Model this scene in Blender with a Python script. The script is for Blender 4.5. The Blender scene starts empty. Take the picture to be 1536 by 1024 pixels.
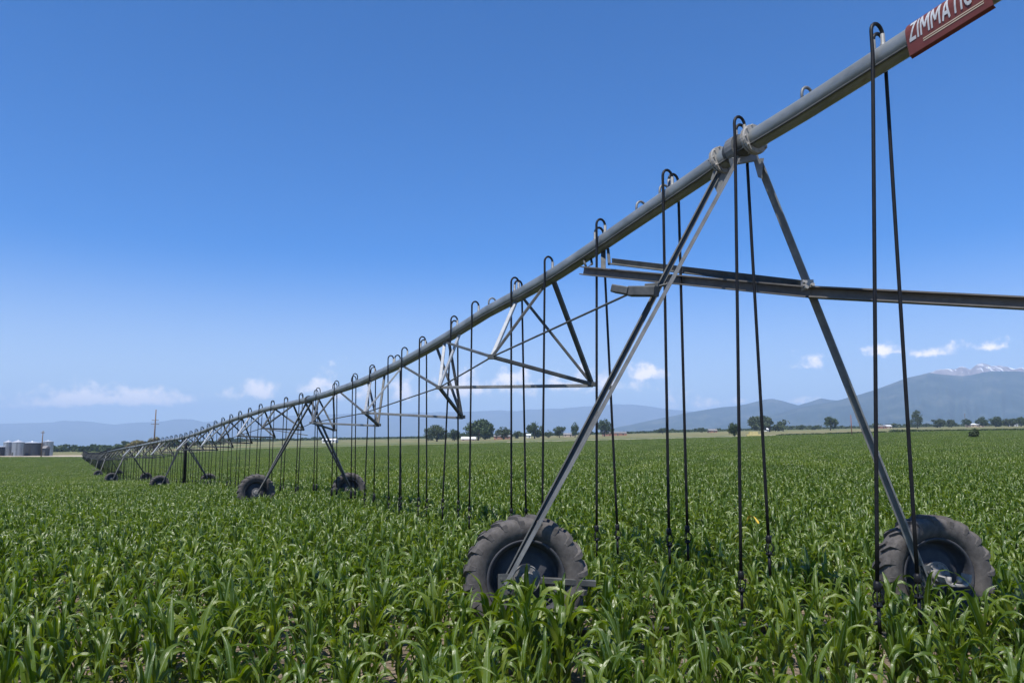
import bpy, math, random
import numpy as np
from mathutils import Vector, Matrix, noise as mnoise

random.seed(7); rng = np.random.default_rng(7)
SC = bpy.context.scene
COL = SC.collection
F, CX, CY, HZ = 1150.0, 768.0, 512.0, 664.0      # focal length and horizon of the 1536x1024 photograph
PITCH = math.atan((HZ - CY) / F)
ZC = 1.8

def at(px, v, Y):
    """world point seen at (px, v) that stands Y metres in front of the camera"""
    t = math.tan(PITCH + math.atan((CY - v) / F))
    dz = Y * t
    depth = Y * math.cos(PITCH) + dz * math.sin(PITCH)
    return Vector(((px - CX) / F * depth, Y, ZC + dz))

# ------------------------------------------------------------------ terrain height
PXK = np.array([-300, 0, 150, 240, 384, 640, 788, 1100, 1400, 1536, 1900.])
V8 = np.full(11, 666.)
V25 = np.array([694, 693, 692, 691, 684, 672, 666, 663, 661, 660, 658.])
V80 = np.array([706, 704, 702, 699, 683, 670, 664, 658, 652, 650, 646.])
V330 = np.array([681, 680, 680, 676, 668, 662, 658, 650, 641, 639, 636.])
V330G = V330 + ZC * F / 330
V900G = np.array([675, 674, 672, 667, 661.5, 657, 654, 646, 640, 638, 636.])
YE = 330.0
def ground_z(x, Y):
    x = np.asarray(x, float); Y = np.asarray(Y, float)
    Yc = np.maximum(Y, 8.0)
    px = np.clip(CX + F / math.cos(PITCH) * x / Yc, -300, 1900)
    def sm(tab): return np.interp(px, PXK, tab)
    ly = np.log(Yc)
    k = [math.log(8), math.log(25), math.log(80), math.log(330), math.log(900)]
    a, b, c, d, e = sm(V8), sm(V25), sm(V80), sm(V330), sm(V900G)
    def w(i): return np.clip((ly - k[i]) / (k[i + 1] - k[i]), 0, 1)
    vi = a + (b - a) * w(0) + (c - b) * w(1) + (d - c) * w(2)
    tan_i = np.tan(PITCH + np.arctan((CY - vi) / F))
    z_near = ZC - 1.8 + Yc * tan_i
    vg = sm(V330G) + (e - sm(V330G)) * w(3)
    z_far = ZC + Yc * np.tan(PITCH + np.arctan((CY - vg) / F))
    return np.where(Y <= YE, z_near, z_far)
def gz(x, y): return float(ground_z(x, y))
def on_ground(px, Y):
    x = (px - CX) / F * Y * math.cos(PITCH)
    for _ in range(3):
        z = gz(x, Y)
        x = (px - CX) / F * (Y * math.cos(PITCH) + (z - ZC) * math.sin(PITCH))
    return Vector((x, Y, gz(x, Y)))

# ------------------------------------------------------------------ materials
def nodes(name):
    m = bpy.data.materials.new(name); m.use_nodes = True
    nt = m.node_tree
    return m, nt, nt.nodes['Principled BSDF']
def N(nt, typ, **kw):
    n = nt.nodes.new(typ)
    for k, v in kw.items():
        if k.startswith('i_'):
            key = k[2:]
            n.inputs[int(key) if key.isdigit() else key.replace('_', ' ')].default_value = v
        else: setattr(n, k, v)
    return n
def ramp(nt, fac, stops):
    r = N(nt, 'ShaderNodeValToRGB')
    while len(r.color_ramp.elements) < len(stops): r.color_ramp.elements.new(0.5)
    for e, (p, c) in zip(r.color_ramp.elements, stops):
        e.position = p; e.color = (*c, 1)
    nt.links.new(fac, r.inputs[0]); return r
def simple(name, c1, c2, rough=0.6, metal=0.0, scale=6.0, c3=None, bump=0.0, detail=6, stretch=None, spec=0.5, lo=.35, hi=.65):
    m, nt, b = nodes(name)
    tc = N(nt, 'ShaderNodeTexCoord'); src = tc.outputs['Object']
    if stretch:
        mp = N(nt, 'ShaderNodeMapping'); mp.inputs['Scale'].default_value = stretch
        nt.links.new(src, mp.inputs[0]); src = mp.outputs[0]
    nz = N(nt, 'ShaderNodeTexNoise', i_Scale=scale, i_Detail=detail, i_Roughness=.65)
    nt.links.new(src, nz.inputs['Vector'])
    stops = [(lo, c1), (hi, c2)]
    if c3: stops.append((.74, c3))
    r = ramp(nt, nz.outputs[0], stops)
    nt.links.new(r.outputs[0], b.inputs['Base Color'])
    b.inputs['Roughness'].default_value = rough; b.inputs['Metallic'].default_value = metal
    b.inputs['Specular IOR Level'].default_value = spec
    if bump:
        bp = N(nt, 'ShaderNodeBump', i_Strength=bump, i_Distance=.02)
        nt.links.new(nz.outputs[0], bp.inputs['Height']); nt.links.new(bp.outputs[0], b.inputs['Normal'])
    return m

M = {}
M['galv'] = simple('galvanised pipe', (.16, .172, .168), (.26, .272, .265), .42, .35, 4.0, (.20, .18, .14), .10, stretch=(1, .35, 1))
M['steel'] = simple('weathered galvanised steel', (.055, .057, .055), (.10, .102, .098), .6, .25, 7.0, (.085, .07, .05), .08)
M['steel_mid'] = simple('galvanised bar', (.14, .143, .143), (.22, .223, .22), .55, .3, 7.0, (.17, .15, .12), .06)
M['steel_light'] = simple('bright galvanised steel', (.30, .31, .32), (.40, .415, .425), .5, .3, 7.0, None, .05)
M['beam'] = simple('rusty steel beam', (.09, .084, .078), (.15, .135, .12), .7, .2, 5.0, (.22, .11, .06), .1)
M['rust'] = simple('rust flange', (.26, .25, .23), (.36, .34, .31), .7, .3, 14.0, (.22, .10, .05), .2)
M['hose'] = simple('black hose', (.005, .005, .006), (.010, .010, .011), .5, 0, 20.0, spec=.25)
M['tyre'] = simple('dusty black rubber', (.064, .058, .054), (.112, .102, .095), .85, 0, 9.0, (.16, .14, .118), .15, spec=.3)
M['rim'] = simple('dark galvanised rim', (.040, .042, .050), (.062, .064, .072), .65, .1, 6.0, (.07, .06, .05), .1, spec=.3)
M['hub'] = simple('worn hub metal', (.15, .145, .14), (.24, .23, .22), .7, .1, 18.0, (.14, .09, .06), .15)
M['red'] = simple('faded red sign paint', (.105, .018, .012), (.135, .026, .018), .6, 0, 8.0, (.09, .022, .016))
M['white'] = simple('white lettering', (.34, .35, .36), (.46, .47, .48), .55, 0, 12.0)
M['beige'] = simple('beige sign stripe', (.42, .34, .24), (.50, .42, .30), .5, 0, 12.0)
M['bin'] = simple('corrugated bin steel', (.27, .29, .32), (.35, .37, .40), .36, .75, 1.2, None, .0)
M['bin_dark'] = simple('dark weathered bin steel', (.040, .047, .06), (.06, .067, .08), .5, .4, 1.0)
M['bin_roof'] = simple('bright bin roof', (.48, .50, .53), (.58, .60, .63), .45, .4, 1.0)
M['wood'] = simple('creosoted wood', (.11, .075, .055), (.16, .11, .08), .85, 0, 3.0)
M['redwood'] = simple('reddish wood', (.20, .075, .045), (.26, .10, .06), .85, 0, 3.0)
M['wall_white'] = simple('white painted wall', (.62, .60, .57), (.72, .70, .66), .7, 0, 1.0)
M['wall_tan'] = simple('tan wall', (.38, .29, .21), (.46, .36, .27), .8, 0, 1.0)
M['wall_brick'] = simple('red brown wall', (.26, .12, .08), (.32, .16, .11), .8, 0, 1.0)
M['roof_white'] = simple('white metal roof', (.70, .70, .70), (.78, .78, .78), .45, 0, 1.0)
M['roof_grey'] = simple('grey shingle roof', (.16, .15, .15), (.22, .21, .20), .8, 0, 2.0)
M['glassdark'] = simple('dark window', (.02, .025, .03), (.03, .035, .04), .1)
M['bark'] = simple('bark', (.07, .055, .04), (.12, .095, .07), .9, 0, 4.0)
M['hay'] = simple('straw', (.46, .38, .16), (.56, .47, .22), .9, 0, 3.0)

def leaf_mat(name, c1, c2, c3):
    m, nt, b = nodes(name)
    geo = N(nt, 'ShaderNodeNewGeometry'); oi = N(nt, 'ShaderNodeObjectInfo')
    nz = N(nt, 'ShaderNodeTexNoise', i_Scale=.35, i_Detail=2.0)
    tc = N(nt, 'ShaderNodeTexCoord'); nt.links.new(tc.outputs['Object'], nz.inputs[0])
    ad = N(nt, 'ShaderNodeMath', operation='MULTIPLY_ADD'); ad.inputs[1].default_value = .5
    nt.links.new(geo.outputs['Random Per Island'], ad.inputs[0])
    m2 = N(nt, 'ShaderNodeMath', operation='MULTIPLY'); m2.inputs[1].default_value = .6
    nt.links.new(nz.outputs[0], m2.inputs[0]); nt.links.new(m2.outputs[0], ad.inputs[2])
    r = ramp(nt, ad.outputs[0], [(.15, c1), (.5, c2), (.85, c3)])
    nt.links.new(r.outputs[0], b.inputs['Base Color'])
    b.inputs['Roughness'].default_value = .6; b.inputs['Specular IOR Level'].default_value = .3
    tr = N(nt, 'ShaderNodeBsdfTranslucent'); nt.links.new(r.outputs[0], tr.inputs[0])
    mx = N(nt, 'ShaderNodeMixShader'); mx.inputs[0].default_value = .25
    nt.links.new(b.outputs[0], mx.inputs[1]); nt.links.new(tr.outputs[0], mx.inputs[2])
    nt.links.new(mx.outputs[0], nt.nodes['Material Output'].inputs[0])
    return m
M['leaf_dark'] = leaf_mat('dark tree foliage', (.030, .052, .017), (.048, .078, .025), (.075, .108, .036))
M['leaf_olive'] = leaf_mat('olive tree foliage', (.045, .068, .028), (.065, .09, .036), (.09, .115, .05))
M['leaf_yellow'] = leaf_mat('yellowish foliage', (.16, .14, .04), (.22, .19, .06), (.28, .23, .09))

def corn_mat():
    m, nt, b = nodes('corn leaf')
    uv = N(nt, 'ShaderNodeUVMap', uv_map='UVMap')
    sp = N(nt, 'ShaderNodeSeparateXYZ'); nt.links.new(uv.outputs[0], sp.inputs[0])
    d = N(nt, 'ShaderNodeMath', operation='SUBTRACT'); d.inputs[1].default_value = .5
    nt.links.new(sp.outputs[0], d.inputs[0])
    ab = N(nt, 'ShaderNodeMath', operation='ABSOLUTE'); nt.links.new(d.outputs[0], ab.inputs[0])
    mr = N(nt, 'ShaderNodeMapRange', interpolation_type='SMOOTHSTEP')
    mr.inputs[1].default_value = .025; mr.inputs[2].default_value = .075; mr.inputs[3].default_value = 1; mr.inputs[4].default_value = 0
    nt.links.new(ab.outputs[0], mr.inputs[0])
    oi = N(nt, 'ShaderNodeObjectInfo'); geo = N(nt, 'ShaderNodeNewGeometry')
    ma = N(nt, 'ShaderNodeMath', operation='MULTIPLY_ADD'); ma.inputs[1].default_value = .5
    nt.links.new(geo.outputs['Random Per Island'], ma.inputs[0])
    mb = N(nt, 'ShaderNodeMath', operation='MULTIPLY'); mb.inputs[1].default_value = .5
    nt.links.new(oi.outputs['Random'], mb.inputs[0]); nt.links.new(mb.outputs[0], ma.inputs[2])
    r = ramp(nt, ma.outputs[0], [(.1, (.054, .096, .006)), (.5, (.106, .160, .012)), (.9, (.178, .220, .026))])
    mx = N(nt, 'ShaderNodeMix', data_type='RGBA')
    nt.links.new(mr.outputs[0], mx.inputs[0]); nt.links.new(r.outputs[0], mx.inputs[6]); mx.inputs[7].default_value = (.20, .27, .11, 1)
    nt.links.new(mx.outputs[2], b.inputs['Base Color'])
    # fine parallel veins roughen the gloss
    wv = N(nt, 'ShaderNodeMath', operation='MULTIPLY'); wv.inputs[1].default_value = 110.0
    nt.links.new(sp.outputs[0], wv.inputs[0])
    sn = N(nt, 'ShaderNodeMath', operation='SINE'); nt.links.new(wv.outputs[0], sn.inputs[0])
    bp = N(nt, 'ShaderNodeBump', i_Strength=.2, i_Distance=.002)
    nt.links.new(sn.outputs[0], bp.inputs['Height'])
    tcc = N(nt, 'ShaderNodeTexCoord'); wr = N(nt, 'ShaderNodeTexNoise', i_Scale=16.0, i_Detail=2.0); nt.links.new(tcc.outputs['Object'], wr.inputs[0])
    b2 = N(nt, 'ShaderNodeBump', i_Strength=.35, i_Distance=.015); nt.links.new(wr.outputs[0], b2.inputs['Height']); nt.links.new(bp.outputs[0], b2.inputs['Normal'])
    nt.links.new(b2.outputs[0], b.inputs['Normal'])
    b.inputs['Roughness'].default_value = .33; b.inputs['Specular IOR Level'].default_value = .75
    tr = N(nt, 'ShaderNodeBsdfTranslucent')
    hs = N(nt, 'ShaderNodeHueSaturation'); hs.inputs['Value'].default_value = 1.7; hs.inputs['Saturation'].default_value = 1.2
    nt.links.new(mx.outputs[2], hs.inputs['Color']); nt.links.new(hs.outputs[0], tr.inputs[0])
    ms = N(nt, 'ShaderNodeMixShader'); ms.inputs[0].default_value = .40
    nt.links.new(b.outputs[0], ms.inputs[1]); nt.links.new(tr.outputs[0], ms.inputs[2])
    nt.links.new(ms.outputs[0], nt.nodes['Material Output'].inputs[0])
    return m
M['corn'] = corn_mat()
M['stalk'] = simple('corn stalk', (.06, .12, .03), (.09, .16, .045), .5, 0, 10.0)
M['yleaf'] = simple('yellowed corn leaf', (.55, .36, .03), (.65, .45, .06), .5, 0, 10.0)

def soil_mat():
    m, nt, b = nodes('field soil')
    tc = N(nt, 'ShaderNodeTexCoord')
    nz = N(nt, 'ShaderNodeTexNoise', i_Scale=9.0, i_Detail=8.0, i_Roughness=.7); nt.links.new(tc.outputs['Object'], nz.inputs[0])
    r = ramp(nt, nz.outputs[0], [(.3, (.10, .074, .05)), (.5, (.19, .145, .10)), (.7, (.31, .245, .175))])
    nt.links.new(r.outputs[0], b.inputs['Base Color']); b.inputs['Roughness'].default_value = .95
    vo = N(nt, 'ShaderNodeTexVoronoi', i_Scale=16.0); nt.links.new(tc.outputs['Object'], vo.inputs[0])
    ad = N(nt, 'ShaderNodeMath', operation='ADD'); nt.links.new(nz.outputs[0], ad.inputs[0]); nt.links.new(vo.outputs[0], ad.inputs[1])
    bp = N(nt, 'ShaderNodeBump', i_Strength=.9, i_Distance=.06); nt.links.new(ad.outputs[0], bp.inputs['Height'])
    nt.links.new(bp.outputs[0], b.inputs['Normal'])
    return m
def plain_mat():
    m, nt, b = nodes('far fields and dry grass')
    tc = N(nt, 'ShaderNodeTexCoord')
    mp = N(nt, 'ShaderNodeMapping'); mp.inputs['Scale'].default_value = (.0012, .012, .0)
    mp.inputs['Rotation'].default_value = (0, 0, .03)
    nt.links.new(tc.outputs['Object'], mp.inputs[0])
    nz = N(nt, 'ShaderNodeTexNoise', i_Scale=1.6, i_Detail=3.0, i_Roughness=.6); nt.links.new(mp.outputs[0], nz.inputs[0])
    n2 = N(nt, 'ShaderNodeTexNoise', i_Scale=.08, i_Detail=6.0); nt.links.new(tc.outputs['Object'], n2.inputs[0])
    mxf = N(nt, 'ShaderNodeMath', operation='MULTIPLY_ADD'); mxf.inputs[1].default_value = .25
    nt.links.new(n2.outputs[0], mxf.inputs[0]); 
    sb = N(nt, 'ShaderNodeMath', operation='SUBTRACT'); sb.inputs[1].default_value = .125
    nt.links.new(nz.outputs[0], sb.inputs[0]); nt.links.new(sb.outputs[0], mxf.inputs[2])
    r = ramp(nt, mxf.outputs[0], [(.34, (.060, .095, .030)), (.44, (.12, .14, .05)), (.50, (.25, .20, .11)), (.56, (.10, .125, .045)), (.66, (.20, .155, .085))])
    nt.links.new(r.outputs[0], b.inputs['Base Color']); b.inputs['Roughness'].default_value = .95
    b.inputs['Specular IOR Level'].default_value = .1
    return m
M['soil'] = soil_mat(); M['plain'] = plain_mat()
M['gravel'] = simple('pale gravel', (.34, .27, .20), (.46, .38, .29), .95, 0, .2, None)

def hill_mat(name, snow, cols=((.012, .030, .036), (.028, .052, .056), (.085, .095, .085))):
    m, nt, b = nodes(name)
    tc = N(nt, 'ShaderNodeTexCoord')
    nz = N(nt, 'ShaderNodeTexNoise', i_Scale=.004, i_Detail=8.0, i_Roughness=.65); nt.links.new(tc.outputs['Object'], nz.inputs[0])
    r = ramp(nt, nz.outputs[0], [(.3, cols[0]), (.5, cols[1]), (.7, cols[2])])
    col = r.outputs[0]
    if snow:
        gp = N(nt, 'ShaderNodeNewGeometry'); sp = N(nt, 'ShaderNodeSeparateXYZ'); nt.links.new(gp.outputs['Position'], sp.inputs[0])
        mq = N(nt, 'ShaderNodeMapping'); mq.inputs['Scale'].default_value = (1.0, .2, .45); nt.links.new(tc.outputs['Object'], mq.inputs[0])
        n2 = N(nt, 'ShaderNodeTexNoise', i_Scale=.022, i_Detail=5.0, i_Roughness=.65); nt.links.new(mq.outputs[0], n2.inputs[0])
        mp = N(nt, 'ShaderNodeMapRange'); mp.inputs[1].default_value = snow[0]; mp.inputs[2].default_value = snow[1]
        mp.inputs[3].default_value = -.25; mp.inputs[4].default_value = .12
        nt.links.new(sp.outputs[2], mp.inputs[0])
        ad = N(nt, 'ShaderNodeMath', operation='ADD'); nt.links.new(mp.outputs[0], ad.inputs[0]); nt.links.new(n2.outputs[0], ad.inputs[1])
        sm = N(nt, 'ShaderNodeMapRange', interpolation_type='SMOOTHSTEP'); sm.inputs[1].default_value = .53; sm.inputs[2].default_value = .59
        nt.links.new(ad.outputs[0], sm.inputs[0])
        rk = N(nt, 'ShaderNodeMix', data_type='RGBA'); nt.links.new(sm.outputs[0], rk.inputs[0])
        nt.links.new(col, rk.inputs[6]); rk.inputs[7].default_value = (.88, .88, .90, 1)
        col = rk.outputs[2]
    nt.links.new(col, b.inputs['Base Color']); b.inputs['Roughness'].default_value = .95
    b.inputs['Specular IOR Level'].default_value = .05
    return m

# ------------------------------------------------------------------ mesh building
def link_mesh(name, me, parent=None):
    o = bpy.data.objects.new(name, me); COL.objects.link(o)
    if parent: o.parent = parent
    return o
def world_loc(o):
    v = Vector((0, 0, 0))
    while o is not None: v += o.location; o = o.parent
    return v
class MB:
    def __init__(s): s.v = []; s.f = []; s.sm = []
    def add(s, vs, fs, smooth=False):
        k = len(s.v); s.v += [tuple(p) for p in vs]
        for f in fs: s.f.append([i + k for i in f]); s.sm.append(smooth)
    def beam(s, p, q, w, h, up=Vector((0, 0, 1)), bev=True):
        p = Vector(p); q = Vector(q); d = (q - p).normalized()
        sx = d.cross(up)
        if sx.length < 1e-4: sx = d.cross(Vector((1, 0, 0)))
        sx.normalize(); sy = sx.cross(d).normalized()
        c = min(w, h) * .12 if bev else 0
        pr = [(-w/2 + c, -h/2), (w/2 - c, -h/2), (w/2, -h/2 + c), (w/2, h/2 - c), (w/2 - c, h/2), (-w/2 + c, h/2), (-w/2, h/2 - c), (-w/2, -h/2 + c)]
        s.prism([p + sx*a + sy*b for a, b in pr], [q + sx*a + sy*b for a, b in pr])
    def prism(s, A, B):
        n = len(A)
        s.add(A + B, [[i, (i+1) % n, n + (i+1) % n, n + i] for i in range(n)] + [list(range(n))[::-1], list(range(n, 2*n))])
    def angle(s, p, q, w, t, up):
        """an L-section bar"""
        p = Vector(p); q = Vector(q); d = (q - p).normalized()
        sx = d.cross(up).normalized(); sy = sx.cross(d).normalized()
        pr = [(0, 0), (w, 0), (w, t), (t, t), (t, w), (0, w)]
        s.prism([p + sx*(a - w*.35) + sy*(b - w*.35) for a, b in pr], [q + sx*(a - w*.35) + sy*(b - w*.35) for a, b in pr])
    def channel(s, p, q, w, h, t, up=Vector((0, 0, 1))):
        p = Vector(p); q = Vector(q); d = (q - p).normalized()
        sx = d.cross(up).normalized(); sy = sx.cross(d).normalized()
        pr = [(-w/2, -h/2), (w/2, -h/2), (w/2, -h/2 + t), (-w/2 + t, -h/2 + t), (-w/2 + t, h/2 - t), (w/2, h/2 - t), (w/2, h/2), (-w/2, h/2)]
        s.prism([p + sx*a + sy*b for a, b in pr], [q + sx*a + sy*b for a, b in pr])
    def tube(s, pts, r, n=8, caps=True, radii=None):
        pts = [Vector(p) for p in pts]; m = len(pts); k = len(s.v)
        prev = None; rings = []
        for i, p in enumerate(pts):
            d = (pts[min(i+1, m-1)] - pts[max(i-1, 0)]).normalized()
            if prev is None:
                a = d.cross(Vector((0, 0, 1)))
                if a.length < .05: a = d.cross(Vector((1, 0, 0)))
            else: a = prev - d * prev.dot(d)
            a.normalize(); prev = a; b = d.cross(a)
            rr = radii[i] if radii else r
            rings.append([p + (a*math.cos(2*math.pi*j/n) + b*math.sin(2*math.pi*j/n))*rr for j in range(n)])
        vs = [p for R in rings for p in R]; fs = []
        for i in range(m-1):
            for j in range(n): fs.append([i*n+j, i*n+(j+1) % n, (i+1)*n+(j+1) % n, (i+1)*n+j])
        s.add(vs, fs, True)
        if caps:
            s.f.append([k + j for j in range(n)][::-1]); s.sm.append(False)
            s.f.append([k + (m-1)*n + j for j in range(n)]); s.sm.append(False)
    def lathe(s, prof, n=48, M4=Matrix.Identity(4), smooth=True, close=False):
        """prof: (axial, radius) pairs round the local X axis"""
        vs = []; m = len(prof)
        for j in range(n):
            a = 2*math.pi*j/n
            for x, r in prof: vs.append(M4 @ Vector((x, r*math.cos(a), r*math.sin(a))))
        fs = []
        for j in range(n):
            for i in range(m if close else m-1):
                i2 = (i+1) % m
                fs.append([j*m+i, j*m+i2, ((j+1) % n)*m+i2, ((j+1) % n)*m+i])
        s.add(vs, fs, smooth)
    def box(s, c, sx, sy, sz, M4=None):
        vs = []
        for z in (-.5, .5):
            for x, y in ((-.5, -.5), (.5, -.5), (.5, .5), (-.5, .5)): vs.append(Vector((x*sx, y*sy, z*sz)))
        vs = [(M4 @ p if M4 else p) + Vector(c) for p in vs]
        s.add(vs, [[3, 2, 1, 0], [4, 5, 6, 7], [0, 1, 5, 4], [1, 2, 6, 5], [2, 3, 7, 6], [3, 0, 4, 7]])
    def mesh(s, name, mat, off=Vector((0, 0, 0))):
        me = bpy.data.meshes.new(name)
        me.from_pydata([(a - off.x, b - off.y, c - off.z) for a, b, c in s.v], [], s.f)
        me.polygons.foreach_set('use_smooth', s.sm)
        if mat: me.materials.append(mat)
        me.update(); return me
    def build(s, name, mat, parent=None, off=None):
        if off is None: off = world_loc(parent) if parent else Vector((0, 0, 0))
        return link_mesh(name, s.mesh(name, mat, off), parent)
def tag(o, label=None, cat=None, group=None, kind=None):
    if label: o['label'] = label
    if cat: o['category'] = cat
    if group: o['group'] = group
    if kind: o['kind'] = kind
    return o
def thing(name, loc, label, cat, group=None):
    o = bpy.data.objects.new(name, None); COL.objects.link(o); o.location = loc; o.empty_display_size = .2
    return tag(o, label, cat, group)

# ------------------------------------------------------------------ ground
def grid_mesh(name, us, Ys, xf, mat, noise=0.0):
    U, YY = np.meshgrid(us, Ys)
    X = xf(U, YY); Z = ground_z(X, YY)
    if noise:
        Z = Z + noise * np.sin(X*7.1 + 1.3*np.sin(YY*3.3)) * np.sin(YY*6.3 + np.sin(X*2.7))
    nr, nc = U.shape
    vs = np.stack([X, YY, Z], -1).reshape(-1, 3)
    idx = np.arange(nr*nc).reshape(nr, nc)
    fs = np.stack([idx[:-1, :-1], idx[:-1, 1:], idx[1:, 1:], idx[1:, :-1]], -1).reshape(-1, 4)
    me = bpy.data.meshes.new(name); me.from_pydata(vs.tolist(), [], fs.tolist())
    me.polygons.foreach_set('use_smooth', [True]*len(me.polygons)); me.materials.append(mat); me.update()
    return me
us = np.linspace(-1.35, 1.35, 109)
Ys = np.concatenate([np.linspace(-40, 4, 12), np.linspace(5, 12, 30), np.geomspace(12.5, YE, 60)])
xf = lambda U, Y: U * (np.maximum(Y, 0) + 30)
tag(link_mesh('field_ground', grid_mesh('field_ground', us, Ys, xf, M['soil'], .012)), 'bare brown soil under the corn field', 'ground', kind='structure')
Ys2 = np.concatenate([np.array([YE]), np.geomspace(YE + 3, 950, 40), np.geomspace(1000, 14000, 30)])
tag(link_mesh('plain', grid_mesh('plain', us, Ys2, xf, M['plain'])), 'dry grass and crop strips of the far plain', 'ground', kind='structure')
# pale track along the field edge and gravel yard round the grain bins
def track(name, px0, px1, Y0, Y1, mat, lift=.12):
    vs = []; fs = []; n = 40
    for i in range(n+1):
        px = px0 + (px1 - px0)*i/n
        for Y in (Y0 + .6*math.sin(px*.11), (Y0+Y1)/2, Y1 + 1.2*math.sin(px*.07)):
            p = on_ground(px, Y); vs.append((p.x, p.y, p.z + lift))
    for i in range(n):
        for j in range(2):
            a = i*3+j; fs.append([a, a+3, a+4, a+1])
    me = bpy.data.meshes.new(name); me.from_pydata(vs, [], fs); me.materials.append(mat); me.update()
    return link_mesh(name, me)
tag(track('gravel_yard', -260, 128, 338, 420, M['gravel']), 'pale gravel yard along the field edge by the grain bins', 'ground', kind='structure')
tag(track('dirt_track', 760, 1900, 352, 400, M['gravel']), 'pale dirt track beyond the corn field', 'track', kind='structure')

# ------------------------------------------------------------------ mountains
def fbm(x, y, oct=5, s=0.0):
    v = 0; a = .5; f = 1
    for k in range(oct):
        v += a * mnoise.noise(Vector((x*f, y*f, s + k*7.3))); a *= .5; f *= 2
    return v
def ridge(name, prof, D, depth, foot_v, mat, label, jag=.02, gully=.25, seed=0.0, step=4):
    P = np.array(prof, float)
    pxs = np.arange(P[0, 0], P[-1, 0] + 1, step)
    rows = 26
    vs = []; fs = []
    for px in pxs:
        v = np.interp(px, P[:, 0], P[:, 1])
        base = at(px, foot_v, D - depth)
        top = at(px, v, D)
        H = top.z - base.z
        H *= 1 + jag * fbm(px*.06, 0, 5, seed)
        for i in range(rows):
            t = i / (rows-1) * 1.5
            Y = D - depth + depth * t
            x = (px - CX) / F * Y * 1.0
            if t <= 1: sh = t**1.35
            else: sh = 1 - (t - 1)*1.4
            w = 4 * max(0, t*(1-t)) if t < 1 else .4*(t-1)
            n = abs(fbm(px*.03 + .3*t, t*1.2, 5, seed + 3)) * 2
            vs.append((x, Y, base.z - 3 + H*(sh - gully*w*n*.6)))
    nc = len(pxs)
    for a in range(nc-1):
        for i in range(rows-1):
            k = a*rows+i; fs.append([k, k+rows, k+rows+1, k+1])
    me = bpy.data.meshes.new(name); me.from_pydata(vs, [], fs); me.materials.append(mat)
    me.polygons.foreach_set('use_smooth', [True]*len(fs)); me.update()
    return tag(link_mesh(name, me), label, 'mountain', kind='structure')
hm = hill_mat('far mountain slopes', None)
ridge('mountain_range', [(-420, 640), (-200, 630), (0, 634), (33, 633), (79, 632), (98, 629), (133, 630), (175, 635), (208, 632), (250, 630), (265, 626.7), (290, 626.7), (308, 631), (360, 629), (420, 622), (500, 619), (600, 617), (699, 615), (749, 613), (774, 614.6), (793, 611.7), (839, 610), (880, 607), (920, 603.5), (960, 605), (1000, 611), (1040, 615), (1100, 622), (1200, 640)], 15500, 4500, 672, hm, 'long low blue mountain range across the horizon', .03, .22, 1.0)
ridge('hills', [(900, 645), (960, 632), (1040, 615), (1085, 608), (1106, 606.5), (1140, 598), (1157, 595), (1175, 599), (1196, 605.7), (1231, 594.7), (1251, 597.5), (1300, 603), (1400, 620), (1500, 640)], 7600, 2200, 655, hm, 'blue hills left of the snowy mountain', .02, .25, 5.0, 3)
ridge('mountain', [(1060, 640), (1150, 622), (1200, 608), (1251, 599), (1277, 592), (1312, 581.6), (1364, 562), (1397, 555), (1422, 558), (1446, 560), (1470, 556), (1490, 552), (1536, 553), (1600, 556), (1700, 575), (1800, 600), (1950, 640)], 6200, 2200, 650, hm, 'broad blue forested mountain slope at the right', .015, .22, 9.0, 3)
pk = [(1330, 600), (1364, 566), (1397, 554), (1410, 551), (1422.6, 547.5), (1434, 550), (1446, 545.5), (1458, 549), (1468, 543), (1477, 539.2), (1484, 542), (1491, 545.5), (1502.7, 543), (1511, 546), (1520, 546.5), (1528, 549), (1536, 546.5), (1560, 550), (1590, 545), (1640, 556), (1700, 570), (1800, 600)]
ridge('mountain_peaks', pk, 7800, 2400, 650, hill_mat('snowy rock', (560, 830), ((.10, .085, .075), (.20, .165, .15), (.30, .26, .24))), 'jagged snow patched peaks above the forested slope', .04, .5, 13.0, 1.5)

# ------------------------------------------------------------------ corn
def corn_leaf(V, Fc, UV, base, az, L, W, e0, droop, twist, segs, cols, fold, wave, ph, kink=.2):
    p = np.array(base, float); k0 = len(V)
    dirh = np.array([math.cos(az), math.sin(az), 0]); up = np.array([0, 0, 1.])
    us_ = np.linspace(-1, 1, cols+1)
    for i in range(segs+1):
        t = i/segs
        q_ = min(1.0, max(0.0, (t - kink)/(1 - kink) * 1.25)); el = e0 - .25*t - droop * q_*q_*(3 - 2*q_)
        d = dirh*math.cos(el) + up*math.sin(el)
        side0 = np.array([-math.sin(az), math.cos(az), 0])
        nrm0 = np.cross(d, side0) * -1
        nrm0 = -np.cross(side0, d) * -1
        if nrm0[2] < 0 and abs(el) < 1.3: nrm0 = -nrm0
        a = twist * t
        side = side0*math.cos(a) + nrm0*math.sin(a); nrm = nrm0*math.cos(a) - side0*math.sin(a)
        w = W * min(1, .55 + 2.2*t) * (1 - t**2.4)**.85 * .5 + .0008
        for u in us_:
            q = p + side*u*w + nrm*(abs(u)*fold*w + (abs(u) > .9)*wave*w*math.sin(t*17 + ph + (2 if u > 0 else 0)))
            V.append(tuple(q))
        p = p + d * (L/segs)
    c = cols+1
    for i in range(segs):
        for j in range(cols):
            Fc.append([k0+i*c+j, k0+i*c+j+1, k0+(i+1)*c+j+1, k0+(i+1)*c+j])
            UV += [(j/cols, i/segs), ((j+1)/cols, i/segs), ((j+1)/cols, (i+1)/segs), (j/cols, (i+1)/segs)]
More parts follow.
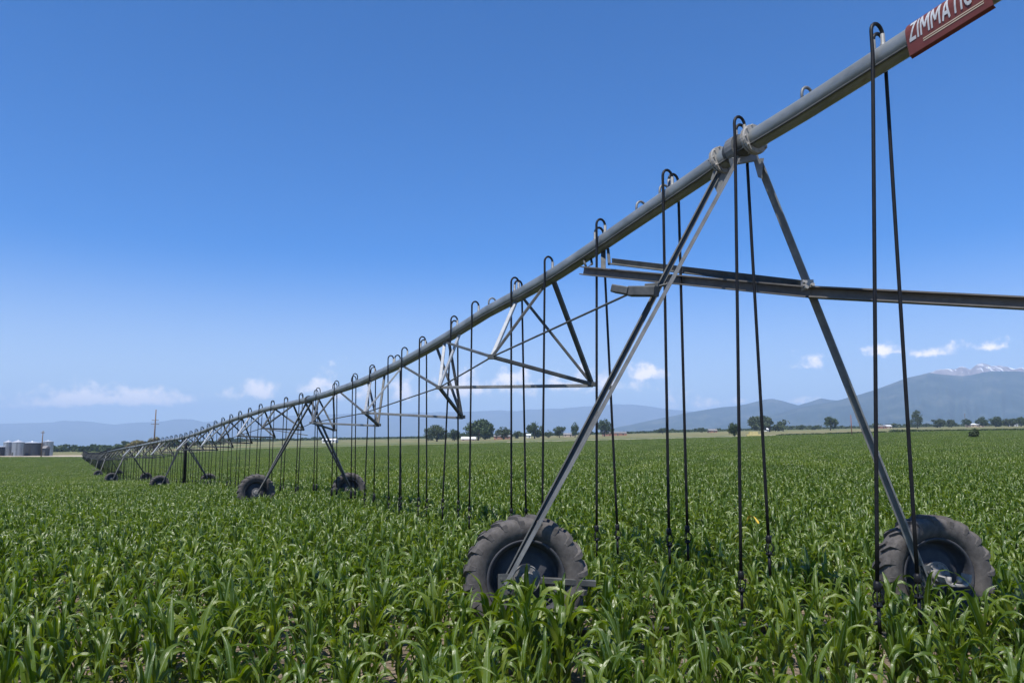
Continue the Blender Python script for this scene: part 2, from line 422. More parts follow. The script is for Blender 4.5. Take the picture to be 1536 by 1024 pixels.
def corn_plant(R, segs, cols, H=.62, nl=8, origin=(0, 0, 0), V=None, Fc=None, UV=None, MI=None):
    V = [] if V is None else V; Fc = [] if Fc is None else Fc; UV = [] if UV is None else UV; MI = [] if MI is None else MI
    ox, oy, oz = origin; nf0 = len(Fc)
    plane = R.uniform(0, math.pi*2); lean = (R.uniform(-.05, .05), R.uniform(-.05, .05))
    sh = H * R.uniform(.48, .62)
    # stalk (5-sided, tapering into the whorl)
    n = 5 if cols > 2 else 3; k0 = len(V)
    for i, (z, r) in enumerate(((-.03, .016), (sh*.5, .013), (sh, .009))):
        for j in range(n):
            a = 2*math.pi*j/n
            V.append((ox + lean[0]*z + r*math.cos(a), oy + lean[1]*z + r*math.sin(a), oz + z))
    for i in range(2):
        for j in range(n):
            Fc.append([k0+i*n+j, k0+i*n+(j+1) % n, k0+(i+1)*n+(j+1) % n, k0+(i+1)*n+j]); UV += [(0.2, 0), (.3, 0), (.3, 1), (.2, 1)]
    for i in range(nl):
        t = i/(nl-1)
        z = sh*(.12 + .88*t**.9)
        az = plane + (i % 2)*math.pi + R.uniform(-.75, .75)
        L = H*(.42 + .32*math.sin(math.pi*(.15 + .65*t))) * R.uniform(.8, 1.15)
        W = .042 * (.74 + .42*math.sin(math.pi*(.15+.7*t))) * R.uniform(.8, 1.2)
        kink = R.uniform(.18, .5)
        if t > .75: L *= .92; e0 = R.uniform(1.25, 1.5); dr = R.uniform(.1, 1.9); kink = R.uniform(.4, .65)
        else: e0 = R.uniform(.95, 1.35) + .1*t; dr = R.uniform(1.4, 2.7)
        corn_leaf(V, Fc, UV, (ox + lean[0]*z, oy + lean[1]*z, oz + z), az, L, W, e0, dr, R.uniform(-1.0, 1.0), segs, cols, R.uniform(.25, .75), R.uniform(.15, .5), R.uniform(0, 6.3), kink)
    MI += [0]*(len(Fc)-nf0)
    return V, Fc, UV, MI
def corn_mesh(name, V, Fc, UV):
    me = bpy.data.meshes.new(name); me.from_pydata(V, [], Fc)
    l = me.uv_layers.new(name='UVMap'); l.data.foreach_set('uv', np.array(UV, dtype=np.float32).ravel())
    me.polygons.foreach_set('use_smooth', [True]*len(Fc)); me.materials.append(M['corn']); me.update()
    return me
R = random.Random(11)

# wheel places, needed to leave the plants out from under the tyres
TOW = [  # left wheel (px, v, Y), right wheel (px, v, Y), apex (px, v, Y), wheel radius
    ((788, 867, 6.95), (1400, 861, 7.40), (1107, 224, 7.12), .555),
    ((384, 738, 25.3), (523, 734, 27.2), (463, 599, 26.0), .60),
    ((239, 727, 48.0), (312, 723, 51.0), (275, 656.5, 49.5), .60),
    ((167, 718, 74.0), (219, 717, 78.0), (192, 671.3, 75.5), .60),
    ((147, 711.5, 105), (178, 711, 109), (161, 677.5, 107), .60),
    ((140, 708, 138), (163, 708, 142), (150, 680, 140), .60),
    ((132, 703.5, 178), (150, 703.5, 182), (140, 680, 180), .60),
    ((124, 699, 223), (139, 699, 227), (132, 679.5, 225), .60),
    ((119, 696, 276), (130, 696, 280), (125, 676.5, 278), .60),
]
wheels = []
for tw in TOW:
    for w in tw[:2]:
        p = at(*w); wheels.append((p.x, p.y))
T1a = at(*TOW[0][0]); T1b = at(*TOW[0][1])
wd = (T1b - T1a); wd.z = 0; wd.normalize()

ROW = math.radians(163); rdx, rdy = math.cos(ROW), math.sin(ROW)
def plants_between(Y0, Y1, ulim):
    out = []
    Rr = random.Random(5)
    X = ulim*(Y1+4)
    nr = int((X*2 + Y1*2)/.46)
    for i in range(-nr, nr):
        ox, oy = -rdy*.46*i, rdx*.46*i
        s = -X*2.2
        while s < X*2.2:
            s += .108*Rr.uniform(.7, 1.35)
            x = ox + rdx*s + Rr.gauss(0, .05); y = oy + rdy*s + Rr.gauss(0, .075)
            if y < Y0 or y >= Y1 or abs(x) > ulim*(max(y, 0)+3): continue
            if Rr.random() < .06: continue
            if y < 7.5 and min(math.hypot(x - wx, y + .6 - wy) for wx, wy in wheels[:2]) > 1.1 and mnoise.noise(Vector((x*1.6, y*1.6, 3.3))) > .32: continue
            bad = False
            for (wx, wy) in wheels:
                dx, dy = x-wx, y-wy
                if abs(dx) > 1 or abs(dy) > 1: continue
                al = dx*wd.x + dy*wd.y; pe = -dx*wd.y + dy*wd.x
                if abs(al) < .58 and abs(pe) < .24: bad = True
            if not bad: out.append((x, y, Rr.uniform(0, 6.283), Rr.uniform(.68, 1.12)*(1.3 if min(math.hypot(x - wx, y + .7 - wy) for wx, wy in wheels[:2]) < .75 else 1.0)))
    return out
allp = plants_between(-3, 36, .92)
def shown(p):
    x, y = p[0], p[1]
    return y > 4.2 and abs(x) < .70*y + .3 and (ZC - .6)/y < .325
front = sorted([p for p in allp if shown(p)], key=lambda p: p[1])[:300]
fs_ = set((p[0], p[1]) for p in front)
rest = [p for p in allp if (p[0], p[1]) not in fs_]
VARN = [corn_mesh('corn_plant', *corn_plant(R, 12, 4, R.uniform(.49, .62), R.choice((9, 10, 11)))[:3]) for _ in range(14)]
for i, (x, y, r, s) in enumerate(front):
    o = bpy.data.objects.new('corn_plant', VARN[i % 14]); COL.objects.link(o)
    o.location = (x, y, gz(x, y)); o.rotation_euler = (0, 0, r); o.scale = (s, s, s)
    tag(o, 'young leafy green corn plant in the front rows nearest the viewer', 'corn plant', 'corn plants in the front rows')

# the rest of the crop: one object, instanced on its own points
V, Fc, UV, MI = [], [], [], []; var = []
K1, K2 = 10, 4
for k in range(1, K1+1):
    n0 = len(V); corn_plant(R, 8, 2, R.uniform(.49, .62), R.choice((9, 10, 11)), (0, 0, 0), V, Fc, UV, MI); var += [k]*(len(V)-n0)
PS = 2.28
for k in range(K1+1, K1+K2+1):
    n0 = len(V)
    for rr in (-.912, -.456, 0, .456, .912):
        s = -PS/2
        while s < PS/2:
            corn_plant(R, 4, 2, R.uniform(.48, .61), 8, (s + R.gauss(0, .03), rr + R.gauss(0, .08), R.uniform(-.03, .03)), V, Fc, UV, MI)
            s += .13*R.uniform(.7, 1.35)
    var += [k]*(len(V)-n0)
nface_v = len(V)
rot = [0.0]*nface_v; scl = [1.0]*nface_v; pick = [0]*nface_v
for (x, y, r, s) in rest:
    V.append((x, y, gz(x, y))); var.append(0); rot.append(r); scl.append(s); pick.append(R.randint(1, K1))
npatch = 0
gx = np.arange(-340, 340, PS)
for j, s in enumerate(np.arange(-200, 480, PS)):
    px_ = rdx*s - rdy*gx; py_ = rdy*s + rdx*gx
    ok = (py_ > 36.6) & (py_ < YE - 3) & (np.abs(px_) < .80*py_ + 4)
    px_, py_ = px_[ok], py_[ok]
    zz = ground_z(px_, py_)
    for x, y, z in zip(px_, py_, zz):
        V.append((float(x), float(y), float(z))); var.append(0); rot.append(ROW + R.choice((0, math.pi)) + R.gauss(0, .03)); scl.append(R.uniform(.92, 1.1)); pick.append(R.randint(K1+1, K1+K2)); npatch += 1
me = corn_mesh('corn_crop', V, Fc, UV)
for nm, ty, dat in (('var', 'INT', var), ('pick', 'INT', pick), ('rot', 'FLOAT', rot), ('scl', 'FLOAT', scl)):
    a = me.attributes.new(nm, ty, 'POINT'); a.data.foreach_set('value', dat)
crop = link_mesh('corn_crop', me)
tag(crop, 'dense green corn crop filling the field out to its far edge', 'corn field', kind='stuff')
ng = bpy.data.node_groups.new('corn scatter', 'GeometryNodeTree')
ng.interface.new_socket('Geometry', in_out='INPUT', socket_type='NodeSocketGeometry')
ng.interface.new_socket('Geometry', in_out='OUTPUT', socket_type='NodeSocketGeometry')
gi = ng.nodes.new('NodeGroupInput'); go = ng.nodes.new('NodeGroupOutput')
def named(nm, ty):
    n = ng.nodes.new('GeometryNodeInputNamedAttribute'); n.data_type = ty; n.inputs['Name'].default_value = nm
    return n.outputs['Attribute']
def eq(sock, k):
    n = ng.nodes.new('FunctionNodeCompare'); n.data_type = 'INT'; n.operation = 'EQUAL'
    ng.links.new(sock, n.inputs[2]); n.inputs[3].default_value = k; return n.outputs[0]
va, pi_, ro, sc_ = named('var', 'INT'), named('pick', 'INT'), named('rot', 'FLOAT'), named('scl', 'FLOAT')
cx = ng.nodes.new('ShaderNodeCombineXYZ'); ng.links.new(ro, cx.inputs[2])
ptsep = ng.nodes.new('GeometryNodeSeparateGeometry'); ptsep.domain = 'POINT'
ng.links.new(gi.outputs[0], ptsep.inputs[0]); ng.links.new(eq(va, 0), ptsep.inputs[1])
jn = ng.nodes.new('GeometryNodeJoinGeometry')
for k in range(1, K1+K2+1):
    sp = ng.nodes.new('GeometryNodeSeparateGeometry'); sp.domain = 'POINT'
    ng.links.new(gi.outputs[0], sp.inputs[0]); ng.links.new(eq(va, k), sp.inputs[1])
    ip = ng.nodes.new('GeometryNodeInstanceOnPoints')
    ng.links.new(ptsep.outputs[0], ip.inputs['Points']); ng.links.new(eq(pi_, k), ip.inputs['Selection'])
    ng.links.new(sp.outputs[0], ip.inputs['Instance']); ng.links.new(cx.outputs[0], ip.inputs['Rotation']); ng.links.new(sc_, ip.inputs['Scale'])
    ng.links.new(ip.outputs[0], jn.inputs[0])
ng.links.new(jn.outputs[0], go.inputs[0])
md = crop.modifiers.new('scatter', 'NODES'); md.node_group = ng

# ------------------------------------------------------------------ the irrigator
A3 = [at(*t[2]) for t in TOW]
plan = [Vector((a.x, a.y)) for a in A3]
d01 = (plan[1]-plan[0]).normalized()
PATH = [plan[0] - d01*4.2] + plan
def on_path(px):
    """plan point of the pipe's line seen at image column px, with its direction"""
    for i in range(len(PATH)-1):
        a, b = PATH[i], PATH[i+1]; d = b-a
        u = (px-CX)/F*1.0
        # x = u*depth; depth ~ y*cosP + dz*sinP, dz from the pipe profile
        v = float(np.interp(px, PPX, PPV)); tt = math.tan(PITCH + math.atan((CY-v)/F))
        k = u*(math.cos(PITCH) + tt*math.sin(PITCH))
        den = d.x - k*d.y
        if abs(den) < 1e-9: continue
        t = (k*a.y - a.x)/den
        if -2e-3 <= t <= 1.002: return a + d*t, d.normalized(), v
    return None
PIPE_IMG = [(1640, -112), (1489, -16), (1331, 84.5), (1200, 168), (1127, 212), (1107, 224), (1055, 261), (1011, 291), (980, 312), (952, 331), (900, 367), (827.5, 415), (780.6, 441.5), (733.7, 466), (671, 506), (640, 524), (593.5, 549.5), (538.8, 574.5), (484, 593), (463, 599), (433, 606.2), (398, 613.8), (374.7, 621.5), (354, 627.5), (328, 637), (301.5, 648.2), (275, 656.5), (246.5, 661), (224.5, 665), (202.6, 669.6), (192, 671.3), (176, 674.2), (161, 677.5), (150, 680), (140, 680), (132, 679.5), (125, 676.5)]
PPX = np.array([p[0] for p in PIPE_IMG][::-1], float); PPV = np.array([p[1] for p in PIPE_IMG][::-1], float)
def pipe_pt(px):
    r = on_path(px)
    if r is None: return None
    p, d, v = r
    q = at(px, v, p.y)
    return Vector((p.x, p.y, q.z)), d
RP = .098
base1 = Vector((A3[0].x, A3[0].y, gz(A3[0].x, A3[0].y)))
irr = thing('irrigator', base1, 'long galvanised centre pivot irrigator with hanging black hoses and tyred towers', 'irrigator')
def left_of(d): return Vector((-d.y, d.x, 0))

def span_pts(pxa, pxb, n):
    return [pipe_pt(pxa + (pxb-pxa)*i/n)[0] for i in range(n+1)]
# ---- pipes, one per span
tower_px = [t[2][0] for t in TOW]
bounds = [1600] + tower_px
for i in range(len(bounds)-1):
    a, b = bounds[i], bounds[i+1]
    pts = span_pts(a, b, 24 if i < 4 else 10)
    if i == 0: pts = span_pts(1560, b, 14)
    mb = MB(); mb.tube(pts, RP, 24 if i < 3 else 12)
    pipe = mb.build('pipe', M['galv'], irr)
    if i < 3:
        cd = [p_ + left_of(pipe_pt(min(1560, max(126, a + (b-a)*k_/len(pts))))[1])*RP*.80 + Vector((0, 0, -RP*.72)) for k_, p_ in enumerate(pts)]
        cm = MB(); cm.tube(cd, .010, 6); cm.build('conduit', M['steel'], pipe)
    # weld seams and flanged joints along the near spans
    if i < 3:
        fb_px = {0: [1131], 1: [1083], 2: []}[i]
        for px in fb_px:
            p, d = pipe_pt(px); d3 = Vector((d.x, d.y, 0))
            q, _ = pipe_pt(px-8); ax = (q-p).normalized()
            Mx = Matrix.Translation(p) @ ax.to_track_quat('X', 'Z').to_matrix().to_4x4()
            f = MB(); f.lathe([(-.028, RP), (-.028, RP+.045), (-.006, RP+.05), (-.006, RP+.02), (.006, RP+.02), (.006, RP+.05), (.028, RP+.045), (.028, RP)], 28, Mx, False)
            for k in range(10):
                a_ = 2*math.pi*k/10
                c = Mx @ Vector((0, math.cos(a_)*(RP+.034), math.sin(a_)*(RP+.034)))
                f.tube([c - ax*.045, c + ax*.045], .009, 6)
            f.build('flange', M['rust'], pipe)
# ball joint swelling and boot over tower one
p, d = pipe_pt(1107); q, _ = pipe_pt(1095); ax = (q-p).normalized()
Mx = Matrix.Translation(p) @ ax.to_track_quat('X', 'Z').to_matrix().to_4x4()
mb = MB(); mb.lathe([(-.15, RP+.001), (-.13, RP+.012), (.0, RP+.014), (.10, RP+.012), (.12, RP+.001)], 28, Mx)
mb.build('boot', M['steel'], irr)

# ---- wheels
def tyre_mesh():
    mb = MB()
    prof = [(.13, .60), (.17, .615), (.235, .70), (.262, .79), (.255, .86), (.225, .912), (.15, .94), (0, .946), (-.15, .94), (-.225, .912), (-.255, .86), (-.262, .79), (-.235, .70), (-.17, .615), (-.13, .60)]
    mb.lathe(prof, 88)
    nl = 20
    for side in (-1, 1):
        for k in range(nl):
            a0 = 2*math.pi*(k + (.5 if side > 0 else 0))/nl
            st = [(-.02, 0.0, .93, .986), (.12, .075, .93, .990), (.218, .14, .90, .976), (.264, .165, .84, .918), (.265, .172, .79, .812)]
            hw = [.034, .040, .050, .060, .045]
            vs = []; fs = []
            for (x, da, r0, r1), h in zip(st, hw):
                for r_, aa in ((r0, -h), (r1, -h*.72), (r1, h*.72), (r0, h)):
                    a_ = a0 + side*(da) * -1 + aa
                    vs.append((side*x if r_ != r0 or x < .25 else side*(x-.02), r_*math.cos(a_), r_*math.sin(a_)))
            for i in range(4):
                for j in range(3):
                    q = [i*4+j, i*4+j+1, (i+1)*4+j+1, (i+1)*4+j]
                    fs.append(q if side < 0 else q[::-1])
            fs.append([0, 1, 2, 3] if side > 0 else [3, 2, 1, 0]); fs.append([16, 17, 18, 19][::-1] if side > 0 else [16, 17, 18, 19])
            mb.add(vs, fs)
    return mb.mesh('tyre', M['tyre'])
TYRE = tyre_mesh()
mb = MB()   # local +X faces the viewer's side
mb.lathe([(.15, .60), (.165, .625), (.172, .61), (.165, .585), (.13, .565), (.09, .55), (.05, .535), (-.06, .52), (-.07, .47), (-.02, .43), (.0, .36), (.005, .24), (.02, .20), (.02, .0)], 72)
mb.lathe([(-.15, .60), (-.165, .625), (-.172, .61), (-.165, .585), (-.13, .565), (-.06, .52)], 72)
RIM = mb.mesh('wheel', M['rim'])
mb = MB(); mb.lathe([(.01, .20), (.08, .205), (.085, .228), (.105, .228), (.11, .215), (.10, .205), (.098, .13), (.11, .12), (.15, .105), (.16, .09), (.16, 0)], 36, smooth=False)
for k in range(9):
    a_ = 2*math.pi*k/9; mb.tube([(.09, .165*math.cos(a_), .165*math.sin(a_)), (.128, .165*math.cos(a_), .165*math.sin(a_))], .018, 6)
HUB = mb.mesh('hub', M['hub'])
def wheel(c, axis, r, spin):
    w = link_mesh('wheel', RIM, irr); w.location = c - base1
    w.rotation_mode = 'QUATERNION'
    ay = axis.normalized(); up = Vector((0, 0, 1)); az_ = up.cross(ay).normalized(); uz = ay.cross(az_)
    m3 = Matrix((ay, az_, uz)).transposed() @ Matrix.Rotation(spin, 3, 'X')
    w.rotation_quaternion = m3.to_quaternion(); w.scale = (r, r, r)
    t = link_mesh('tyre', TYRE, w); t.scale = (.86, 1, 1); h = link_mesh('hub', HUB, w)
    return w

# ---- towers
for i, (L, Rr, A, r) in enumerate(TOW):
    pl, pr, ap = at(*L), at(*Rr), A3[i]
    along = Vector((pr.x-pl.x, pr.y-pl.y, 0)).normalized()
    nrm = Vector((along.y, -along.x, 0))       # towards the viewer
    if nrm.y > 0: nrm = -nrm
    if i > 0:  # the far towers look more face-on than their wheel pairs stand
        wn = (nrm + Vector((.15, -1, 0))*.8).normalized()
    else: wn = (nrm + Vector((0, -.3, 0))).normalized()
    wheel(pl, wn, r, random.uniform(0, .3)); wheel(pr, wn, r, random.uniform(0, .3))
    mb = MB(); ax = pipe_pt(tower_px[i] + (3 if i < 3 else .5))
    ax = (ap-ax[0]).normalized()
    Mx = Matrix.Translation(ap) @ ax.to_track_quat('X', 'Z').to_matrix().to_4x4()
    mb.lathe([(-.05, RP), (-.05, RP+.035), (.05, RP+.035), (.05, RP)], 20, Mx, False)
    big = 1.0 if i == 0 else 1.25
    if i == 0:
        gl = at(1081, 258, 7.28); gr = at(1137, 240, 7.18)
        # gusset plates below the pipe
        mb.prism([at(1066, 268, 7.3), at(1076, 290, 7.3), at(1096, 262, 7.3), at(1092, 250, 7.3), at(1074, 246, 7.3)],
                 [at(1066, 268, 7.32), at(1076, 290, 7.32), at(1096, 262, 7.32), at(1092, 250, 7.32), at(1074, 246, 7.32)])
        mb.beam(at(1097, 243, 7.02), at(1135, 236, 7.15), .05, .07)
        mb.prism([at(1130, 240, 7.12), at(1146, 237, 7.12), at(1142, 268, 7.12), at(1137, 266, 7.12)],
                 [at(1130, 240, 7.15), at(1146, 237, 7.15), at(1142, 268, 7.15), at(1137, 266, 7.15)])
    tw = mb.build('tower_head', M['steel_mid'] if i == 0 else M['steel'], irr)
    up = Vector((0, 0, 1))
    if i == 0:
        foot = pl + nrm*.19 + Vector((-.20, 0, -.02))
        m1 = MB(); m1.angle(foot + Vector((-.015, .02, .0)), at(1079, 255, 7.3), .050, .012, Vector((-.3, -1, -.1))); m1.build('leg', M['steel'], tw)
        m1 = MB(); m1.angle(at(1108, 238, 7.0), foot + Vector((.010, -.02, 0)), .032, .010, Vector((.5, -.6, .8))); m1.build('leg', M['steel_mid'], tw)  # lighter steel than its neighbour: the leg's sunlit strip is put into the colour
        fr = pr + nrm*.19 + Vector((-.20, 0, .02))
        m1 = MB(); m1.angle(at(1139, 240, 7.2), fr, .074, .012, Vector((-.6, -1, .2))); m1.build('leg', M['steel_mid'], tw)
        # lower joint plates at the feet
        for ff, pp in ((foot, pl), (fr, pr)):
            m1 = MB(); m1.beam(ff + Vector((0, 0, .09)), ff + Vector((0, 0, -.10)), .12, .014, nrm)
            for dx, dz in ((-.03, .05), (.03, .03), (-.03, -.04), (.03, -.06)):
                c = ff + along*dx + Vector((0, 0, dz)); m1.tube([c - nrm*.0, c + nrm*.022], .012, 6)
            m1.build('joint_plate', M['steel'], tw)
        # base beam between the wheels
        m1 = MB(); m1.channel(foot + Vector((.0, .25, -.48)) , fr + Vector((0, .25, -.50)), .09, .10, .012)
        m1.build('base_beam', M['steel'], tw)
        m1 = MB(); m1.beam(pl + nrm*.10 + along*.12 + Vector((0, 0, .0)), pl + nrm*.12 + along*.60 + Vector((0, 0, -.035)), .045, .055)
        m1.build('drive_arm', M['steel'], tw)
        m1 = MB(); c0 = pr + nrm*.10 + along*.02
        c0 = c0 + nrm*.16; cr = [(-.13, .03), (-.11, -.02), (-.07, -.045), (.07, -.05), (.11, -.02), (.125, .045)]
        for (x0_, z0_), (x1_, z1_) in zip(cr[:-1], cr[1:]): m1.beam(c0 + along*x0_ + Vector((0, 0, z0_)), c0 + along*x1_ + Vector((0, 0, z1_)), .12, .02)
        m1.tube([c0 + along*-.05 + Vector((0, 0, -.03)), c0 + along*-.05 + Vector((0, 0, .02))], .02, 8); m1.tube([c0 + along*.05 + Vector((0, 0, -.03)), c0 + along*.05 + Vector((0, 0, .015))], .025, 8)
        m1.build('gearbox', M['rust'], tw)
        # long cross beam
        bl, bm_, br = at(873, 406, 9.35), at(1213, 438, 7.02), at(1700, 463, 6.2)
        m1 = MB(); m1.channel(bl, bm_, .08, .105, .014); m1.channel(bm_ + Vector((.002, 0, .0)), br, .085, .108, .014); m1.build('cross_beam', M['beam'], tw)
        m1 = MB(); m1.angle(at(917, 393, 8.9), at(1210, 428, 7.35), .065, .010, Vector((0, -.6, 1))); m1.build('brace', M['steel'], tw)
        m1 = MB(); m1.beam(at(905, 372, 9.45), at(905, 404, 9.1), .06, .02); m1.beam(at(912, 374, 9.3), at(914, 396, 8.95), .035, .03); m1.tube([at(880, 384, 9.75), at(876, 392, 9.6), at(880, 402, 9.4), at(888, 396, 9.5), at(886, 384, 9.75)], .016, 8)
        m1.build('hanger', M['steel'], tw)
        m1 = MB(); c0 = at(985, 437, 6.9); c1 = at(945, 437, 7.1); c2 = at(921, 433, 7.2)
        m1.beam(c1, c2, .12, .075); m1.beam(c0, c1, .09, .095); m1.beam(at(988, 428, 6.95), at(968, 430, 7.0), .05, .05)
        m1.build('control_box', M['steel'], tw)
        m1 = MB()
        for (px, v) in ((1206, 424), (1217, 428), (1208, 432)):
            c = at(px, v, 7.0); m1.tube([c, c + Vector((0, -.05, 0))], .016, 6)
        m1.box(at(1211, 428, 7.08), .10, .06, .10); m1.build('clamp', M['rust'], tw)
    else:
        th = .075 if i < 3 else .09
        fl = pl + nrm*.22; fr = pr + nrm*.22
        e1 = ap + ax*-.5 + Vector((0, 0, -.1)); e2 = ap + ax*.45 + Vector((0, 0, -.1))
        for (ee, ff) in ((e1, fl), (e2, fl), (e1, fr), (e2, fr)):
            m1 = MB(); m1.angle(ee, ff, th, .014, Vector((-.3, -1, .5))) if i < 3 else m1.beam(ee, ff, th*.8, th*.8)
            m1.build('leg', M['steel'], tw)
        m1 = MB(); m1.beam(fl + Vector((0, .2, -.35)), fr + Vector((0, .2, -.35)), .10, .11); m1.build('base_beam', M['steel'], tw)
# the thick dark riser hose beside the third tower
p, d = pipe_pt(279.5)
mb = MB(); g0 = Vector((p.x, p.y, p.z)); mb.tube([g0, g0 + Vector((0, 0, -.8)), Vector((p.x+.02, p.y, gz(p.x, p.y)+.35))], .085, 10)
mb.build('drain_hose', M['hose'], irr)

# ---- trusses
def strut(parent, a, b, w=.055, mat='steel', round_=False):
    m = MB(); m.beam(a, b, w, w*.8) if not round_ else m.tube([a, b], w*.5, 8)
    return m.build('strut', M[mat], parent)
def pv(px, dv=0):
    p, d = pipe_pt(px); return p + Vector((0, 0, -RP*.7 + dv))
NOD = [  # left node, right node, (a, b) pipe columns, next attach
    ((738, 535, 10.55), (888, 576, 11.35), 817, 774, 668),
    ((659, 581, 13.3), (693, 625, 14.3), 690, 667, 604),
    ((547, 619, 16.4), (567, 637, 17.4), 605, 556, 510),
    ((468, 634, 21.9), (502, 645, 23.2), 504, 479, 470),
]
Lp = [at(*n[0]) for n in NOD]; Rp = [at(*n[1]) for n in NOD]
for k, (l, r_, a, b, c) in enumerate(NOD):
    L_, R_ = Lp[k], Rp[k]
    m = MB(); m.beam(L_, R_, .055, .05)
    tr = m.build('truss', M['steel'], irr)
    lm = 'steel_light' if k < 3 else 'steel'  # left struts in brighter steel: their sunlit faces are put into the colour
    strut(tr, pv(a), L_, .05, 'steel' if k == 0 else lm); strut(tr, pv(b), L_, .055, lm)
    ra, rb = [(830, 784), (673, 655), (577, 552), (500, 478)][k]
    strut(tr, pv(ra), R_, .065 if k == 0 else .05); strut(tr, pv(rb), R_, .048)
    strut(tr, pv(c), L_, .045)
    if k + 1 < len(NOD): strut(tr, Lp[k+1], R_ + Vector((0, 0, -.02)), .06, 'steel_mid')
    for P in (L_, R_):
        m = MB(); m.box(P, .12, .12, .06); m.build('node_plate', M['steel'], tr)
rod = [at(1002, 426, 6.95), at(945, 440, 7.6)] + Lp + [at(455, 640, 25.6)]
mb = MB(); mb.tube(rod, .012, 6); mb.build('truss_rod', M['steel'], irr)
def along_span(i, s):
    """point of the pipe in the span behind tower i at share s of its plan length"""
    a, b = plan[i], plan[i+1]
    p = a.lerp(b, s)
    # find image column by iteration
    px = tower_px[i] + (tower_px[i+1]-tower_px[i])*s
    lo, hi = tower_px[i+1], tower_px[i]
    for _ in range(30):
        mid = (lo+hi)/2; q, d = pipe_pt(mid)
        if (Vector((q.x, q.y))-a).length > (p-a).length: lo = mid
        else: hi = mid
    q, d = pipe_pt((lo+hi)/2); return q, d
for i in range(1, len(TOW)-1):
    npan = 6 if i < 3 else 5
    Ln = (plan[i+1]-plan[i]).length
    nl, nr = [], []
    shared = None
    if i > 3: shared = MB()
    pts = []
    for k in range(npan):
        s = (k+.75)/(npan+.5)
        q, d = along_span(i, s); lf = left_of(d)
        prof = .72 + .38*math.sin(math.pi*(k+.8)/(npan+.6))
        L_ = q + lf*.78 + Vector((0, 0, -prof)); R_ = q - lf*.78 + Vector((0, 0, -prof*1.05))
        h = 1.3/Ln
        qa, _ = along_span(i, max(.005, s-h)); qb, _ = along_span(i, min(.995, s+h))
        nl.append(L_); nr.append(R_)
        if shared is None:
            m = MB(); m.beam(L_, R_, .06, .06); tr = m.build('truss', M['steel'], irr)
            for P in (L_, R_):
                for Q in (qa, qb): strut(tr, Q + Vector((0, 0, -.07)), P, .06, 'steel_light' if (P is L_ and i < 3 and k % 2) else 'steel')  # every other left strut paler, sunlight from the left put into its colour
        else:
            shared.beam(L_, R_, .08, .08)
            for P in (L_, R_):
                for Q in (qa, qb): shared.beam(Q + Vector((0, 0, -.07)), P, .08, .08)
    if shared is not None: shared.build('truss', M['steel'], irr)
    e0, e1 = A3[i] + Vector((0, 0, -1.2)), A3[i+1] + Vector((0, 0, -1.2))
    for lst in (nl,):
        m = MB(); m.tube([e0] + lst + [e1], .014 if i < 3 else .02, 5); m.build('truss_rod', M['steel'], irr)

# ---- drop hoses: U-pipe over the top, hose, sprinkler at the end
def drop(q, d, side, bottom, rr=.0125, lean=Vector((0, 0, 0)), detail=2, into=None):
    lf = left_of(d)*side; d3 = Vector((d.x, d.y, 0))
    top = q + Vector((0, 0, RP))
    h = .17; w = RP + .028
    pts = [top + Vector((0, 0, -.02)), top + Vector((0, 0, h*.55))]
    na = 8 if detail > 1 else 4
    for k in range(1, na):
        a = math.pi*k/na
        pts.append(top + lf*(w/2*(1-math.cos(a))) + Vector((0, 0, h*.55 + w*.62*math.sin(a))))
    pts.append(top + lf*w + Vector((0, 0, h*.55)))
    top_h = top + lf*w + Vector((0, 0, -.10))
    n = 10 if detail > 1 else 3
    bot = bottom
    hose = []
    for k in range(n+1):
        t = k/n
        p = top_h.lerp(bot, t) + Vector((lean.x, lean.y, 0))*math.sin(math.pi*t)
        hose.append(p)
    if into is not None:
        into.tube(pts + hose, rr*1.25, 4); return None
    m = MB(); m.tube(pts + hose, rr, 8 if detail > 1 else 5)
    ho = m.build('drop_hose', M['hose'], irr)
    # clamp bands where the hose slips over the U-pipe
    if detail > 1:
        m = MB()
        m.tube([top + Vector((0, 0, -.02)), top + Vector((0, 0, .02)), top + Vector((0, 0, .025)), top + Vector((0, 0, h*.6))], 0, 8, True, [rr*1.7, rr*1.7, rr*1.2, rr*1.2])
        m.build('outlet_fitting', M['steel_mid'], ho)
        # regulator, cage and weight
        m = MB(); b = bot
        m.tube([b + Vector((0, 0, .06)), b + Vector((0, 0, .045)), b + Vector((0, 0, .0)), b + Vector((0, 0, -.015))], 0, 10, True, [rr, .026, .026, .018])
        for a in (0, 2.094, 4.188):
            o_ = Vector((math.cos(a), math.sin(a), 0))
            m.tube([b + o_*.018 + Vector((0, 0, -.01)), b + o_*.038 + Vector((0, 0, -.04)), b + o_*.038 + Vector((0, 0, -.075)), b + o_*.020 + Vector((0, 0, -.105))], .006, 5)
        m.tube([b + Vector((0, 0, -.085)), b + Vector((0, 0, -.105)), b + Vector((0, 0, -.12))], 0, 12, True, [.012, .032, .028])
        m.tube([b + Vector((0, 0, -.12)), b + Vector((0, 0, -.30))], .014, 8)
        m.build('sprinkler', M['hose'], ho)
    elif detail == 1:
        m = MB(); b = bot
        m.tube([b + Vector((0, 0, .06)), b, b + Vector((0, 0, -.12)), b + Vector((0, 0, -.16))], 0, 6, True, [rr, .032, .036, .02])
        m.build('sprinkler', M['hose'], ho)
    return ho
LEFT = [(1326, 1316, 884), (1118, 1111.5, 866), (1009, 1003.5, 800), (908, 895, 795), (829, 813.5, 775), (778, 767, 768), (718, 704, 765), (686, 664, 752), (638, 627.5, 750), (611, 599, 750), (590, 583, 748), (562, 547, 742), (536, 526.5, 738), (508, 497.5, 735), (480, 470.5, 728)]
